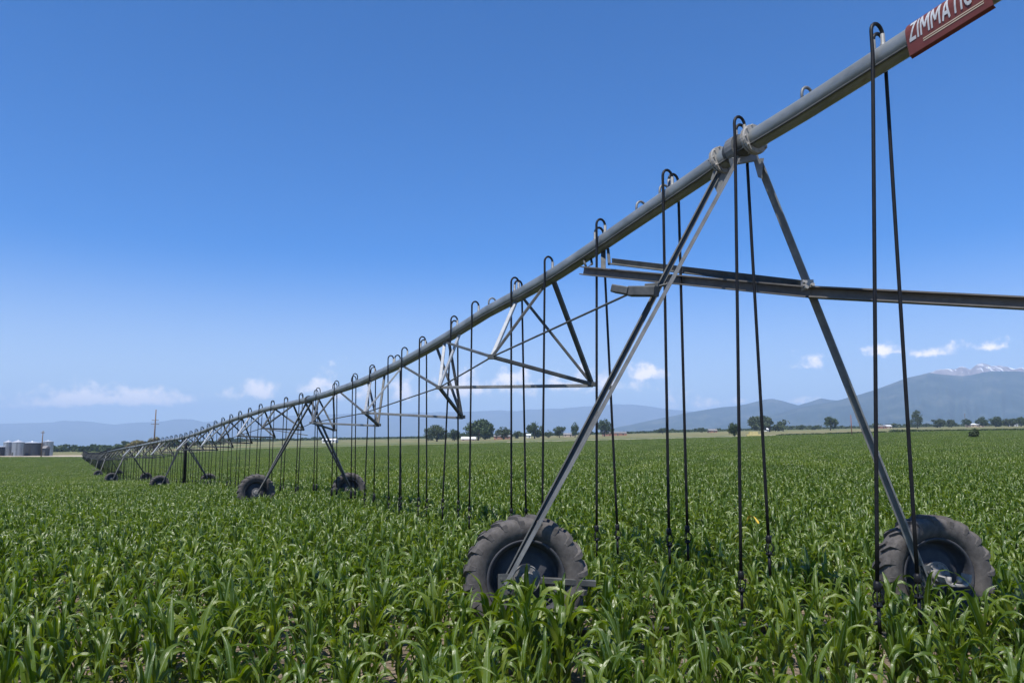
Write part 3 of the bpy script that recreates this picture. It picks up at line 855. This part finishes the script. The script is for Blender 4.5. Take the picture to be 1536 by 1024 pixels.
RIGHT = [(1312, 1376.5, 872), (1105, 1153, 812), (1004, 1031, 796), (893, 926, 793), (772, 789, 768), (677, 687.5, 755), (631, 640, 752), (592, 601.5, 748), (556, 561, 743), (527, 532.5, 738), (499, 505, 734), (471, 475, 728)]
nh = 0
def bottom_for(q, d, side, px, v):
    lf = left_of(d)*side*(RP+.028)
    return at(px, v, q.y + lf.y)
for side, lst in ((1, LEFT), (-1, RIGHT)):
    for (px, bx, bv) in lst:
        q, d = pipe_pt(px)
        drop(q, d, side, bottom_for(q, d, side, bx, bv), .0150, detail=2 if px > 560 else 1); nh += 1
for px in (1204, 990, 955, 733):
    q, d = pipe_pt(px); lf = -left_of(d); top = q + Vector((0, 0, RP)); m = MB()
    m.tube([top + Vector((0, 0, -.02)), top + Vector((0, 0, .05))] + [top + lf*(.065*(1-math.cos(math.pi*k/8))) + Vector((0, 0, .05 + .075*math.sin(math.pi*k/8))) for k in range(1, 8)] + [top + lf*.13 + Vector((0, 0, -.06))], .014, 8)
    m.build('outlet_pipe', M['steel_mid'], irr)
far_mb = MB()
for i in range(1, len(TOW)-1):
    Ln = (plan[i+1]-plan[i]).length; n = int(Ln/(1.9 if i < 4 else 2.6))
    for k in range(n):
        for side in (1, -1):
            q, d = along_span(i, (k + (.35 if side > 0 else .6))/n)
            lf = left_of(d)*side*(RP+.03)
            b = Vector((q.x+lf.x, q.y+lf.y, gz(q.x, q.y) + .62 + random.uniform(-.04, .06))) + Vector((random.uniform(-.06, .06), 0, 0))
            if nh < 99: drop(q, d, side, b, .016, detail=1); nh += 1
            else: drop(q, d, side, b, .017 if i < 4 else .02, detail=0, into=far_mb)
fo = far_mb.build('drop_hose', M['hose'], irr); tag(fo, kind='stuff')

# ---- name plate on the near pipe
sa, sb = 1373, 1497
pa, d = pipe_pt(sa); pb, _ = pipe_pt(sb)
xax = (pb-pa).normalized(); lf = left_of(d); upv = xax.cross(lf) * -1
if upv.z < 0: upv = -upv
Ls = (pb-pa).length
def sec(a, b): return lf*a + upv*b
prof = []
for k in range(9):
    a_ = math.radians(100 - k*11.5); prof.append((math.cos(a_)*(RP+.012), math.sin(a_)*(RP+.012)))
prof += [(RP+.014, -.02), (RP+.010, -.10), (RP+.006, -.175), (RP-.014, -.188)]
outer = [pa + sec(a, b) for a, b in prof]; inner = [pa + sec(a-.006, b-.004) for a, b in prof]
A_ = outer + inner[::-1]
mb = MB(); n = len(A_); B_ = [p + xax*Ls for p in A_]
mb.add(A_ + B_, [[i, (i+1) % n, n+(i+1) % n, n+i] for i in range(n)])
kq = len(prof)
for base_ in (0, n):
    for i in range(kq-1): mb.f.append([base_+i, base_+i+1, base_+n-2-i, base_+n-1-i]); mb.sm.append(False)
plate = mb.build('name_plate', M['red'], irr)
# lettering follows the plate's curve: flat text mesh wrapped on the section
SW = .17
GL = {'Z': (.66, [((0, .92), (.66, .92)), ((.58, .92), (.08, .08)), ((0, .08), (.66, .08))]), 'I': (.17, [((.085, 0), (.085, 1))]),
      'M': (.92, [((.085, 0), (.085, 1)), ((.835, 0), (.835, 1)), ((.12, .96), (.46, .30)), ((.80, .96), (.46, .30))]),
      'A': (.80, [((.08, 0), (.40, 1)), ((.72, 0), (.40, 1)), ((.2, .30), (.6, .30))]), 'T': (.66, [((0, .92), (.66, .92)), ((.33, 0), (.33, .92))]),
      'C': (.70, [((.66, .86), (.50, .93)), ((.50, .93), (.26, .90)), ((.26, .90), (.10, .68)), ((.10, .68), (.10, .32)), ((.10, .32), (.26, .10)), ((.26, .10), (.50, .07)), ((.50, .07), (.66, .14))])}
LV, LF = [], []; cur = 0.0; li = 0
for ch in 'ZIMMATIC':
    w_, st_ = GL[ch]
    for (xa, ya), (xb, yb) in st_:
        li += 1; L_ = math.hypot(xb-xa, yb-ya); ex = (xb-xa)/L_; ey = (yb-ya)/L_; nx, ny = -ey*SW/2, ex*SW/2
        nseg = 5; k0 = len(LV)
        for q in range(nseg+1):
            x_ = xa + (xb-xa)*q/nseg; y_ = ya + (yb-ya)*q/nseg
            for sg in (-1, 1):
                xx, yy = x_ + nx*sg, y_ + ny*sg
                LV.append((cur + xx + .20*yy, yy, li*.00015))
        for q in range(nseg): LF.append((k0+2*q, k0+2*q+2, k0+2*q+3, k0+2*q+1))
    cur += w_ + .14
co = np.array(LV); x0, x1 = co[:, 0].min(), co[:, 0].max(); y0, y1 = 0.0, 1.0
arc = [0.0]
for (a, b), (c, e) in zip(prof[:-1], prof[1:]): arc.append(arc[-1] + math.hypot(c-a, e-b))
arc = np.array(arc); pa_ = np.array([p[0] for p in prof]); pb_ = np.array([p[1] for p in prof])
def on_plate(u, s, lift):
    a = float(np.interp(s, arc, pa_)); b = float(np.interp(s, arc, pb_))
    return pa + xax*u + sec(a + lift, b - lift*.2)
TOT = arc[-1]
s_top, s_bot = TOT*.29, TOT*.69
tm = bpy.data.meshes.new('lettering')
tm.from_pydata([tuple(on_plate(.04*Ls + (x-x0)/(x1-x0)*Ls*.79, s_bot + (y-y0)/(y1-y0)*(s_top-s_bot), .003 + dz_) - base1) for x, y, dz_ in LV], [], LF)
tm.materials.append(M['white']); tm.update()
link_mesh('lettering', tm, plate)
mb = MB()
for s0, s1 in ((.765, .785), (.805, .825)):
    n = 12; A_ = [on_plate(.20*Ls + .72*Ls*i/n, TOT*s0, .003) for i in range(n+1)]; B_ = [on_plate(.20*Ls + .72*Ls*i/n, TOT*s1, .003) for i in range(n+1)]
    mb.add(A_ + B_, [[i, i+1, n+2+i, n+1+i] for i in range(n)])
mb.build('stripe', M['beige'], plate)

# yellow leaf on the crop
V2, F2, U2 = [], [], []
p = at(1137, 775, 12.3)
corn_leaf(V2, F2, U2, (0, 0, 0), 2.2, .30, .07, .9, 1.8, .8, 8, 2, .3, .1, 0)
me = bpy.data.meshes.new('corn_leaf'); me.from_pydata(V2, [], F2); me.materials.append(M['yleaf']); me.update()
o = link_mesh('corn_leaf', me); o.location = p - Vector((0, 0, .1)); tag(o, 'single yellowed corn leaf sticking up between the near wheels', 'leaf')

# ------------------------------------------------------------------ grain bins
def grain_bin(px0, px1, v_eave, v_apex, v_base, Y, mat, label, roofmat='bin_roof'):
    c = at((px0+px1)/2, v_base, Y); r = (px1-px0)/2/F*Y
    c.z = gz(c.x, Y)
    he = at(0, v_eave, Y).z - c.z; ha = at(0, v_apex, Y).z - c.z
    t = thing('grain_bin', c, label, 'grain bin', 'grain bins at the edge of the field')
    up = Matrix.Rotation(-math.pi/2, 4, 'Y'); up = Matrix.Translation(c) @ up
    prof = []; nr = 14
    for k in range(nr):
        z0 = he*k/nr; prof += [(z0, r), (z0 + he/nr*.5, r*1.012)]
    prof.append((he, r))
    mb = MB(); mb.lathe(prof, 40, up); mb.build('wall', mat, t)
    mb = MB(); mb.lathe([(he-.05, r*1.05), (he+.05, r*1.05), (ha-.2, r*.14), (ha-.2, r*.16), (ha+.05, r*.12), (ha+.1, 0)], 40, up, False); mb.build('roof', M[roofmat], t)
    mb = MB()
    for dx in (-.25, .25): mb.beam(c + Vector((r*.35+dx, -r*.98, 0)), c + Vector((r*.35+dx, -r*.98, he)), .06, .06)
    for k in range(int(he/.4)): mb.beam(c + Vector((r*.35-.25, -r*.98, k*.4+.2)), c + Vector((r*.35+.25, -r*.98, k*.4+.2)), .04, .04)
    mb.build('ladder', M['steel'], t)
    mb = MB(); mb.box(c + Vector((-r*.3, -r*.97, 1.1)), .8, .25, 1.6); mb.build('door', M['steel'], t)
grain_bin(-16, 4.5, 670, 667, 682.5, 402, M['bin_dark'], 'low dark grain bin cut by the left edge of the photo')
grain_bin(4.8, 17.6, 663, 660, 682, 405, M['bin'], 'slim shiny grain bin, leftmost of the full-height bins')
grain_bin(17.9, 34, 663, 659.6, 682.5, 398, M['bin'], 'shiny corrugated grain bin just left of the wide dark bin')
grain_bin(34.5, 60, 664, 661.5, 681, 408, M['bin_dark'], 'widest dark grain bin with pale low roof')
grain_bin(64, 78, 662, 659.8, 680.7, 410, M['bin'], 'shiny grain bin at the right end of the group, behind the wooden pole')
def building(px0, px1, v_eave, v_ridge, Y, wall, roof, label, cat='building', name='farm_building', depth=8, nwin=2):
    c = on_ground((px0+px1)/2, Y); w = (px1-px0)/F*Y
    he = at(0, v_eave, Y).z - c.z; hr = at(0, v_ridge, Y).z - c.z
    if he < 1.2: he = 2.4
    if hr < he + .4: hr = he + 1.2
    t = thing(name, c, label, cat)
    mb = MB(); mb.box(c + Vector((0, depth/2, he/2 - .1)), w, depth, he + .2); mb.build('wall', M[wall], t)
    mb = MB(); o_ = .35
    A_ = [c + Vector((-w/2-o_, -o_, he-.05)), c + Vector((-w/2-o_, depth/2, hr)), c + Vector((-w/2-o_, depth+o_, he-.05))]
    B_ = [p + Vector((w+2*o_, 0, 0)) for p in A_]
    mb.prism(A_, B_); mb.build('roof', M[roof], t)
    mb = MB(); mb.box(c + Vector((w*.12, -.03, 1.0)), 1.0, .1, 2.0); mb.build('door', M['steel'], t)
    for k in range(nwin):
        mb = MB(); mb.box(c + Vector((-w*.35 + w*.7*k/max(1, nwin-1), -.03, he*.55)), min(1.4, w*.12), .1, min(1.0, he*.35)); mb.build('window', M['glassdark'], t)
building(62, 67, 672, 671, 396, 'bin_dark', 'roof_grey', 'small dark shed between the wide dark bin and the right hand bin', 'shed', 'shed', 4, 1)
building(692, 713, 658.0, 654.6, 560, 'wall_tan', 'roof_white', 'white roofed farm shed below the largest tree of the middle group', 'shed', 'farm_shed', 12)
building(741, 765, 657.5, 656.0, 620, 'wall_brick', 'roof_grey', 'low red brown barn right of the largest middle tree', 'barn', 'barn', 8)
building(790, 796, 654.5, 652, 700, 'wall_white', 'roof_white', 'tiny white house at the foot of the round dark tree', 'house', 'house', 8)
building(846, 862, 651.5, 649, 700, 'wall_tan', 'roof_grey', 'low tan house between the two right trees of the middle group', 'house', 'house', 8)
building(905, 940, 651.8, 650.2, 690, 'wall_brick', 'roof_grey', 'long red brown low building right of the middle trees', 'barn', 'barn', 8)
building(483, 503, 664.2, 662.4, 620, 'wall_white', 'roof_white', 'long low white building seen through the hoses past the second tower', 'barn', 'barn', 10, 4)
building(1064, 1076, 645.5, 643.0, 760, 'wall_brick', 'roof_grey', 'low reddish house left of the round field bush', 'house', 'house', 8)
building(1146, 1154, 644.0, 641.5, 760, 'wall_white', 'roof_white', 'white gabled house under the broad double tree', 'house', 'house', 8)
building(1318, 1330, 641.5, 639.0, 800, 'wall_brick', 'roof_grey', 'small brick house between the hose and the right tower leg', 'house', 'house', 8)
building(1331, 1338, 641.8, 640.0, 800, 'wall_tan', 'roof_white', 'small tan house just right of the brick house', 'house', 'house', 8)
building(1457, 1476, 638.5, 636.0, 760, 'wall_tan', 'roof_white', 'wide white roofed house among the trees at the far right', 'house', 'house', 10, 3)
building(1520, 1527, 638.0, 636.5, 800, 'wall_white', 'roof_grey', 'small white house under the trees at the right edge', 'house', 'house', 8)
def bale_stack(px, Y, label):
    c = on_ground(px, Y); mb = MB()
    for k in range(5):
        mb.box(c + Vector((k*1.25-2.5, 0, .6)), 1.2, 1.6, 1.2)
        if k in (1, 2, 3): mb.box(c + Vector((k*1.25-2.5+.1, .05, 1.75)), 1.2, 1.5, 1.1)
    o = mb.build('hay_stack', M['hay'], None, Vector((0, 0, 0))); tag(o, label, 'hay')
bale_stack(1130, 345, 'low stack of pale hay bales on the field edge under the double tree')

# ------------------------------------------------------------------ poles
def utility_pole(px, v_top, Y, arms, label, mat='wood', lowmat=None, r=.16, dz=0):
    c = on_ground(px, Y); top = at(px, v_top, Y); h = top.z - c.z
    t = thing('utility_pole', c, label, 'utility pole')
    mb = MB(); mb.tube([c + Vector((0, 0, -.3)), c + Vector((0, 0, h*.5)), c + Vector((0, 0, h))], 0, 10, True, [r*1.15, r, r*.75]); mb.build('pole', M[mat], t)
    for (fz, w) in arms:
        z = h*fz
        mb = MB(); mb.beam(c + Vector((-w/2, -.18, z)), c + Vector((w/2, -.18, z)), .16, .2); arm = mb.build('cross_arm', M[mat], t)
        mb = MB()
        for k in (-.46, -.2, .2, .46):
            p = c + Vector((w*k, -.18, z+.1)); mb.tube([p, p + Vector((0, 0, .32))], .07, 6)
        mb.build('insulator', M['steel_light'], arm)
utility_pole(230, 614, 345, ((.76, 3.0), (.675, 3.6)), 'tall wooden power pole with two cross arms behind the irrigator', r=.30)
utility_pole(61.5, 646, 336, ((.93, 1.6),), 'reddish wooden pole in front of the grain bins', 'wood', r=.22)
utility_pole(1278, 622, 255, (), 'thin reddish bare pole standing in the field behind the right tower leg', 'redwood', r=.13)
utility_pole(1448.5, 620, 780, ((.93, 2.2),), 'thin distant pole rising above the trees at the far right', 'wood', r=.22)
utility_pole(1421, 630, 900, ((.93, 2.2),), 'faint distant pole left of the right hand tree row', 'wood', r=.18)

# ------------------------------------------------------------------ trees
def tree_meshes(seed, lobes, lm, leaf=.75, n=2600, trunk=.24):
    """unit tree: height 1, half width 1 around the origin; lobes = (x, y, z, rx, rz)"""
    Rr = random.Random(seed); V, Fc = [], []
    tot = sum(l[3]**2*l[4] for l in lobes)
    for (lx, ly, lz, rx, rz) in lobes:
        cl = [(Rr.gauss(0, 1), Rr.gauss(0, 1), Rr.gauss(0, 1)) for _ in range(16)]
        cl = [Vector(c).normalized()*Rr.uniform(.45, 1.0) for c in cl]
        for k in range(int(n*rx**2*rz/tot)):
            c = Rr.choice(cl); p = c + Vector((Rr.gauss(0, .2), Rr.gauss(0, .2), Rr.gauss(0, .2)))
            if p.length > 1.18: continue
            P = Vector((lx + p.x*rx, ly + p.y*rx, lz + p.z*rz))
            if P.z < .05: continue
            V.append((P, Rr)); 
    pts = [p for p, _ in V]
    return pts
def make_tree(px0, px1, v_top, Y, kind, seed, label, name='tree', dual=False, low=False, cat='tree', n=3600):
    Rr = random.Random(seed)
    c = on_ground((px0+px1)/2, Y); W = (px1-px0)/2/F*Y*1.12; H = at(0, v_top, Y).z - c.z
    c.z -= .1
    t = thing(name, c, label, cat)
    z0 = .05 if low else .09
    lobes = []
    nl = 7 if not dual else 10
    for k in range(nl):
        a = Rr.uniform(0, 6.28); rr_ = Rr.uniform(.2, .62)
        x = (rr_*math.cos(a)*W) if not dual else ((-.48 if k < 6 else .52) + Rr.uniform(-.28, .28))*W
        zt = Rr.uniform(.28, .72)
        if dual and k >= 6: zt *= .78
        s = Rr.uniform(.30, .46)
        lobes.append(Vector((x, rr_*math.sin(a)*W*.8, zt*H)))
        lobes[-1] = (lobes[-1], s*W*(1 if not dual else .8), min(s*.62*H, (1-zt)*H*.98, (zt-z0*.6)*H))
    lobes.append((Vector((0 if not dual else -.4*W, 0, H*.68)), W*.5, H*.31))
    V = []; Fc = []
    lw = max(.24, W*.058)
    tot = sum(r*r*h for _, r, h in lobes)
    for (lc, r, h) in lobes:
        cls = [Vector((Rr.gauss(0, 1), Rr.gauss(0, 1), Rr.gauss(0, 1))).normalized()*Rr.uniform(.5, 1.0) for _ in range(14)]
        for k in range(int(n*r*r*h/tot)):
            p = Rr.choice(cls) + Vector((Rr.gauss(0, .2), Rr.gauss(0, .2), Rr.gauss(0, .2)))
            if p.length > 1.2: continue
            P = lc + Vector((p.x*r, p.y*r, p.z*h))
            if P.z < z0*H*.8: continue
            a = Vector((Rr.gauss(0, 1), Rr.gauss(0, 1), Rr.gauss(0, 1))).normalized(); b = a.orthogonal().normalized()
            b = (b*math.cos(k) + a.cross(b)*math.sin(k)); s = lw*Rr.uniform(.55, 1.25); k0 = len(V)
            cc = a.cross(b).normalized()
            V += [tuple(P - b*s), tuple(P + cc*s*.6), tuple(P + b*s), tuple(P - cc*s*.6)]; Fc.append([k0, k0+1, k0+2, k0+3])
    me = bpy.data.meshes.new('crown'); me.from_pydata(V, [], Fc); me.materials.append(M[kind]); me.update()
    link_mesh('crown', me, t)
    mb = MB(); tr = max(.18, .045*W)
    mb.tube([Vector((0, 0, -.3)), Vector((.05*W, 0, H*.3)), Vector((0, .04*W, H*.62))], 0, 8, True, [tr*1.3, tr, tr*.4])
    for (lc, r, h) in lobes[:6]:
        s0 = Vector((.04*W, 0, H*Rr.uniform(.18, .34))); mb.tube([s0, s0.lerp(lc, .5) + Vector((0, 0, .04*H)), lc], 0, 5, True, [tr*.55, tr*.4, tr*.15])
    mb.build('trunk', M['bark'], t, Vector((0, 0, 0)))
    return t
TR = [
 (635, 675, 637, 560, 'leaf_olive', 'sparse olive tree at the left end of the middle group', {}),
 (671, 692, 643, 575, 'leaf_dark', 'low dark tree between the olive tree and the largest tree', {'low': True}),
 (690, 744, 627.5, 570, 'leaf_dark', 'largest dark tree of the middle group, above the white shed', {'n': 5600}),
 (741, 769, 640, 600, 'leaf_olive', 'medium olive tree touching the largest middle tree', {'low': True}),
 (786, 817, 632.5, 600, 'leaf_dark', 'round dark tree standing alone between two hoses', {}),
 (829, 849, 639, 640, 'leaf_dark', 'small dark tree right of the round dark tree', {}),
 (853, 872, 633, 640, 'leaf_dark', 'narrow dark tree half hidden behind the left tower leg', {}),
 (872, 893, 639, 650, 'leaf_dark', 'low dark tree just right of the left tower leg', {'low': True}),
 (892, 921, 628.5, 640, 'leaf_dark', 'tall round tree at the right end of the middle group', {}),
 (816, 830, 645, 640, 'leaf_olive', 'low olive bush between the round tree and the small tree', {'low': True}),
 (768, 786, 646, 660, 'leaf_olive', 'low olive bush left of the round dark tree', {'low': True}),
 (984, 1004, 640, 760, 'leaf_dark', 'small distant tree between two hoses left of the field bush', {'low': True}),
 (1046, 1061, 641, 800, 'leaf_dark', 'low distant tree left of the reddish house', {'low': True}),
 (1091, 1113, 632.5, 350, 'leaf_dark', 'round dark bush tree on the field edge beside a hose', {'low': True}),
 (1127, 1181, 623, 700, 'leaf_olive', 'broad double crowned tree right of the field bush', {'dual': True, 'n': 5600}),
 (1232, 1259, 624.5, 690, 'leaf_dark', 'umbrella shaped dark tree on a short trunk left of the right tower leg', {}),
 (1196, 1210, 637, 800, 'leaf_dark', 'low tree right of the double crowned tree', {'low': True}),
 (1216, 1230, 638, 820, 'leaf_dark', 'low tree left of the umbrella shaped tree', {'low': True}),
 (1366, 1387, 615.5, 690, 'leaf_olive', 'tall narrow tree just right of the nearest hose', {}),
 (1399, 1421, 627.5, 740, 'leaf_olive', 'pale olive tree second from the left in the right hand row', {'low': True}),
 (1418, 1437, 628.5, 760, 'leaf_olive', 'pale olive tree third from the left in the right hand row', {'low': True}),
 (1443, 1458, 627, 740, 'leaf_dark', 'rounded tree below the thin distant pole', {'low': True}),
 (1465, 1484, 624, 740, 'leaf_dark', 'dark tree right of the white roofed house', {'low': True}),
 (1480, 1507, 624, 730, 'leaf_dark', 'widest dark tree of the right hand row', {'low': True}),
 (1504, 1522, 627, 750, 'leaf_olive', 'lower olive tree second from the right edge', {'low': True}),
 (1518, 1545, 625, 740, 'leaf_dark', 'dark tree cut by the right edge of the photo', {'low': True}),
 (1453, 1472, 642, 160, 'leaf_olive', 'small round bush alone in the right part of the field', {'low': True, 'n': 1200}),
 (190, 222, 660, 560, 'leaf_yellow', 'low yellowish tree behind the irrigator left of the tall pole', {'low': True}),
 (216, 248, 655.5, 580, 'leaf_yellow', 'yellowish tree behind the irrigator beside the tall pole', {'low': True}),
 (248, 275, 660, 620, 'leaf_dark', 'dark low tree behind the irrigator right of the tall pole', {'low': True}),
]
for k, (a, b, vt, Y, kd, lab, kw) in enumerate(TR):
    nm = 'bush' if ('bush' in lab and 'tree' not in lab.split('bush')[0][-6:]) and kw.get('low') and ' bush' in lab and 'left of the field bush' not in lab and 'right of the field bush' not in lab else 'tree'
    make_tree(a, b, vt, Y, kd, 100+k, lab, name=nm, cat=nm, **kw)
# far-off woods that read as one mass
def wood(name, spans, kind, label, seed):
    Rr = random.Random(seed); V = []; Fc = []
    for (p0, p1, v0, v1, Y) in spans:
        px = p0
        while px < p1:
            W = Rr.uniform(2.5, 5.5) if name != 'hedge' else Rr.uniform(1.2, 2.6); vt = Rr.uniform(v1, v0); Yk = Y*Rr.uniform(.96, 1.06)
            c = on_ground(px, Yk); H = max(.7 if name == 'hedge' else 2.0, at(0, vt, Yk).z - c.z)
            for _ in range(150):
                p = Vector((Rr.gauss(0, .5), Rr.gauss(0, .5), 0)); z = Rr.random()
                P = c + Vector((p.x*W*(1.15-z*.7), p.y*W, z*H))
                a = Vector((Rr.gauss(0, 1), Rr.gauss(0, 1), Rr.gauss(0, 1))).normalized(); b = a.orthogonal(); cc = a.cross(b)
                s = Rr.uniform(.4, 1.0)*(.35 if name == 'hedge' else 1); k0 = len(V)
                V += [tuple(P-b*s), tuple(P+cc*s*.7), tuple(P+b*s), tuple(P-cc*s*.7)]; Fc.append([k0, k0+1, k0+2, k0+3])
            px += W*.75/Yk*F
    me = bpy.data.meshes.new(name); me.from_pydata(V, [], Fc); me.materials.append(M[kind]); me.update()
    tag(link_mesh(name, me), label, 'wood', kind='stuff')
wood('woodland', [(78, 190, 666, 671, 640), (-60, 0, 667, 671, 640), (185, 330, 661, 664, 760), (330, 470, 656.5, 659.5, 900), (470, 640, 655.5, 657.5, 950), (640, 990, 648.5, 653, 900), (985, 1130, 642.5, 646, 950)], 'leaf_dark', 'low distant line of dark trees along the left and middle horizon', 3)
wood('woodland', [(1125, 1300, 637.5, 643, 930), (1290, 1560, 634.5, 639.5, 900)], 'leaf_olive', 'low distant line of dark trees along the right horizon', 4)
wood('hedge', [(1060, 1560, 650.5, 653.5, 334)] if False else [(1170, 1330, 651.5, 653.5, 333), (1340, 1560, 644.0, 645.8, 334)], 'leaf_dark', 'thin dark hedge line on the far right edge of the field', 6)

# ------------------------------------------------------------------ haze
lowest = min(float(np.min(ground_z(xf(np.array([-1.35, -.7, -.5, 0, .7, 1.35]), np.full(6, y)), np.full(6, y)))) for y in (-40, 10, 80, 330, 900, 5000, 14000))
mb = MB(); zb, zt = -190.0, 960.0
zb = min(zb, lowest - 1)
mb.box((0, 9000, (zb+zt)/2), 48000, 24000, zt-zb)
hz = mb.build('haze', None); tag(hz, 'pale blue haze over the plain', 'haze', kind='stuff')
m = bpy.data.materials.new('haze air'); m.use_nodes = True; nt = m.node_tree; nt.nodes.clear()
out = nt.nodes.new('ShaderNodeOutputMaterial'); pvn = nt.nodes.new('ShaderNodeVolumePrincipled')
pvn.inputs['Color'].default_value = (.49, .66, .95, 1); pvn.inputs['Density'].default_value = 1.1e-4; pvn.inputs['Anisotropy'].default_value = 0.0
nt.links.new(pvn.outputs[0], out.inputs['Volume']); hz.data.materials.append(m)

# ------------------------------------------------------------------ sky, clouds, sun
SUN_EL, SUN_AZ = math.radians(62), math.radians(-28)     # azimuth from straight behind the camera, minus = left
w = bpy.data.worlds.new('World'); SC.world = w; w.use_nodes = True; nt = w.node_tree
bg = nt.nodes['Background']; sky = nt.nodes.new('ShaderNodeTexSky'); sky.sky_type = 'NISHITA'; sky.sun_disc = False
sdir = Vector((math.sin(SUN_AZ)*math.cos(SUN_EL), -math.cos(SUN_AZ)*math.cos(SUN_EL), math.sin(SUN_EL)))
sky.sun_elevation = SUN_EL; sky.sun_rotation = math.atan2(sdir.x, sdir.y)
sky.altitude = 2300; sky.air_density = 1.0; sky.dust_density = .3; sky.ozone_density = 3.0
hs = N(nt, 'ShaderNodeMix', data_type='RGBA', blend_type='MULTIPLY'); hs.inputs[0].default_value = 1.0
nt.links.new(sky.outputs[0], hs.inputs[6]); hs.inputs[7].default_value = (.005, .58, 1.12, 1)
tc = N(nt, 'ShaderNodeTexCoord'); sp = N(nt, 'ShaderNodeSeparateXYZ'); nt.links.new(tc.outputs['Generated'], sp.inputs[0])
def math_(op, a, b=None, c=None, clamp=False):
    n = N(nt, 'ShaderNodeMath', operation=op); n.use_clamp = clamp
    for i, s in enumerate((a, b, c)):
        if s is None: continue
        if isinstance(s, (int, float)): n.inputs[i].default_value = s
        else: nt.links.new(s, n.inputs[i])
    return n.outputs[0]
azs = math_('ARCTAN2', sp.outputs[0], sp.outputs[1]); els = math_('ARCSINE', sp.outputs[2])
nz = N(nt, 'ShaderNodeTexNoise', i_Scale=42.0, i_Detail=7.0, i_Roughness=.6); nt.links.new(tc.outputs['Generated'], nz.inputs[0])
CL = [(60, 601, 40, 9, 1.15), (110, 595, 44, 12, 1.3), (150, 592, 44, 13, 1.4), (205, 594, 54, 12, 1.35), (285, 597, 20, 8, .8), (313, 594, 16, 7, .8), (345, 590, 14, 5, .5), (388, 585, 28, 12, 1.15), (462, 580, 28, 10, .95), (520, 585, 60, 14, .6), (610, 585, 70, 16, .65), (700, 577, 60, 16, .85), (770, 573, 60, 16, .75), (850, 570, 60, 13, .8), (966, 558, 34, 11, 1.05), (930, 575, 50, 12, .7), (1050, 603, 34, 9, .7), (1194, 597, 22, 8, .85), (1110, 597, 30, 8, .6), (1216, 546, 22, 7, .5), (1345, 525, 42, 6, .75), (1398, 527, 44, 7, .85), (1476, 517, 40, 8, .95), (20, 605, 40, 8, .7)]
acc = None
for (px, v, rw, rh, st) in CL:
    p = at(px, v + rh*.5, 1.0); p.z -= ZC; p.normalize()
    a0 = math.atan2(p.x, p.y); e0 = math.asin(p.z)
    da = math_('MULTIPLY', math_('SUBTRACT', azs, a0), F/rw/1.05)
    de = math_('MULTIPLY', math_('SUBTRACT', els, e0), F/rh/1.0)
    de = math_('MAXIMUM', math_('MULTIPLY', de, .62), math_('MULTIPLY', de, -1.7))
    dd = math_('SQRT', math_('ADD', math_('MULTIPLY', da, da), math_('MULTIPLY', de, de)))
    vv = math_('MULTIPLY', math_('SUBTRACT', 1.25, dd, clamp=False), st)
    acc = vv if acc is None else math_('MAXIMUM', acc, vv)
acc = math_('MAXIMUM', acc, -3.0)
val = math_('ADD', math_('MULTIPLY', acc, .55), math_('MULTIPLY', math_('SUBTRACT', nz.outputs[0], .5), 2.6))
mr = N(nt, 'ShaderNodeMapRange', interpolation_type='SMOOTHSTEP'); mr.inputs[1].default_value = .02; mr.inputs[2].default_value = .75; mr.inputs[4].default_value = .72
nt.links.new(val, mr.inputs[0])
mx = N(nt, 'ShaderNodeMix', data_type='RGBA'); nt.links.new(mr.outputs[0], mx.inputs[0]); vm = N(nt, 'ShaderNodeMapRange', interpolation_type='SMOOTHSTEP'); vm.inputs[1].default_value = math.radians(-1.0); vm.inputs[2].default_value = math.radians(14.5); vm.inputs[3].default_value = .60; vm.inputs[4].default_value = 0.0
nt.links.new(els, vm.inputs[0])
vl = N(nt, 'ShaderNodeMix', data_type='RGBA'); nt.links.new(vm.outputs[0], vl.inputs[0]); nt.links.new(hs.outputs[2], vl.inputs[6]); vl.inputs[7].default_value = (8.0, 7.3, 4.8, 1)
nt.links.new(vl.outputs[2], mx.inputs[6])
mx.inputs[7].default_value = (15.5, 13.0, 10.6, 1)
nt.links.new(mx.outputs[2], bg.inputs[0]); bg.inputs[1].default_value = .09
sun = bpy.data.lights.new('sun', 'SUN'); sun.energy = 4.0; sun.angle = math.radians(.5); sun.color = (1, .96, .90)
so = bpy.data.objects.new('sun', sun); COL.objects.link(so); so.rotation_mode = 'QUATERNION'; so.rotation_quaternion = sdir.to_track_quat('Z', 'Y'); so.location = (0, 0, 50)

# ------------------------------------------------------------------ camera and render settings
cam = bpy.data.cameras.new('camera'); co_ = bpy.data.objects.new('camera', cam); COL.objects.link(co_)
cam.sensor_width = 36; cam.lens = 36*F/1536; cam.clip_start = .05; cam.clip_end = 60000
co_.location = (0, 0, ZC); co_.rotation_euler = (math.pi/2 + PITCH, 0, 0)
SC.camera = co_
SC.view_settings.view_transform = 'Standard'; SC.view_settings.look = 'None'; SC.view_settings.exposure = 0.8; SC.view_settings.gamma = 1.0
SC.cycles.volume_bounces = 1; SC.cycles.max_bounces = 8; SC.cycles.transparent_max_bounces = 8
SC.cycles.use_denoising = True
print('plants', len(front), len(rest), 'patches', npatch, 'hoses', nh)
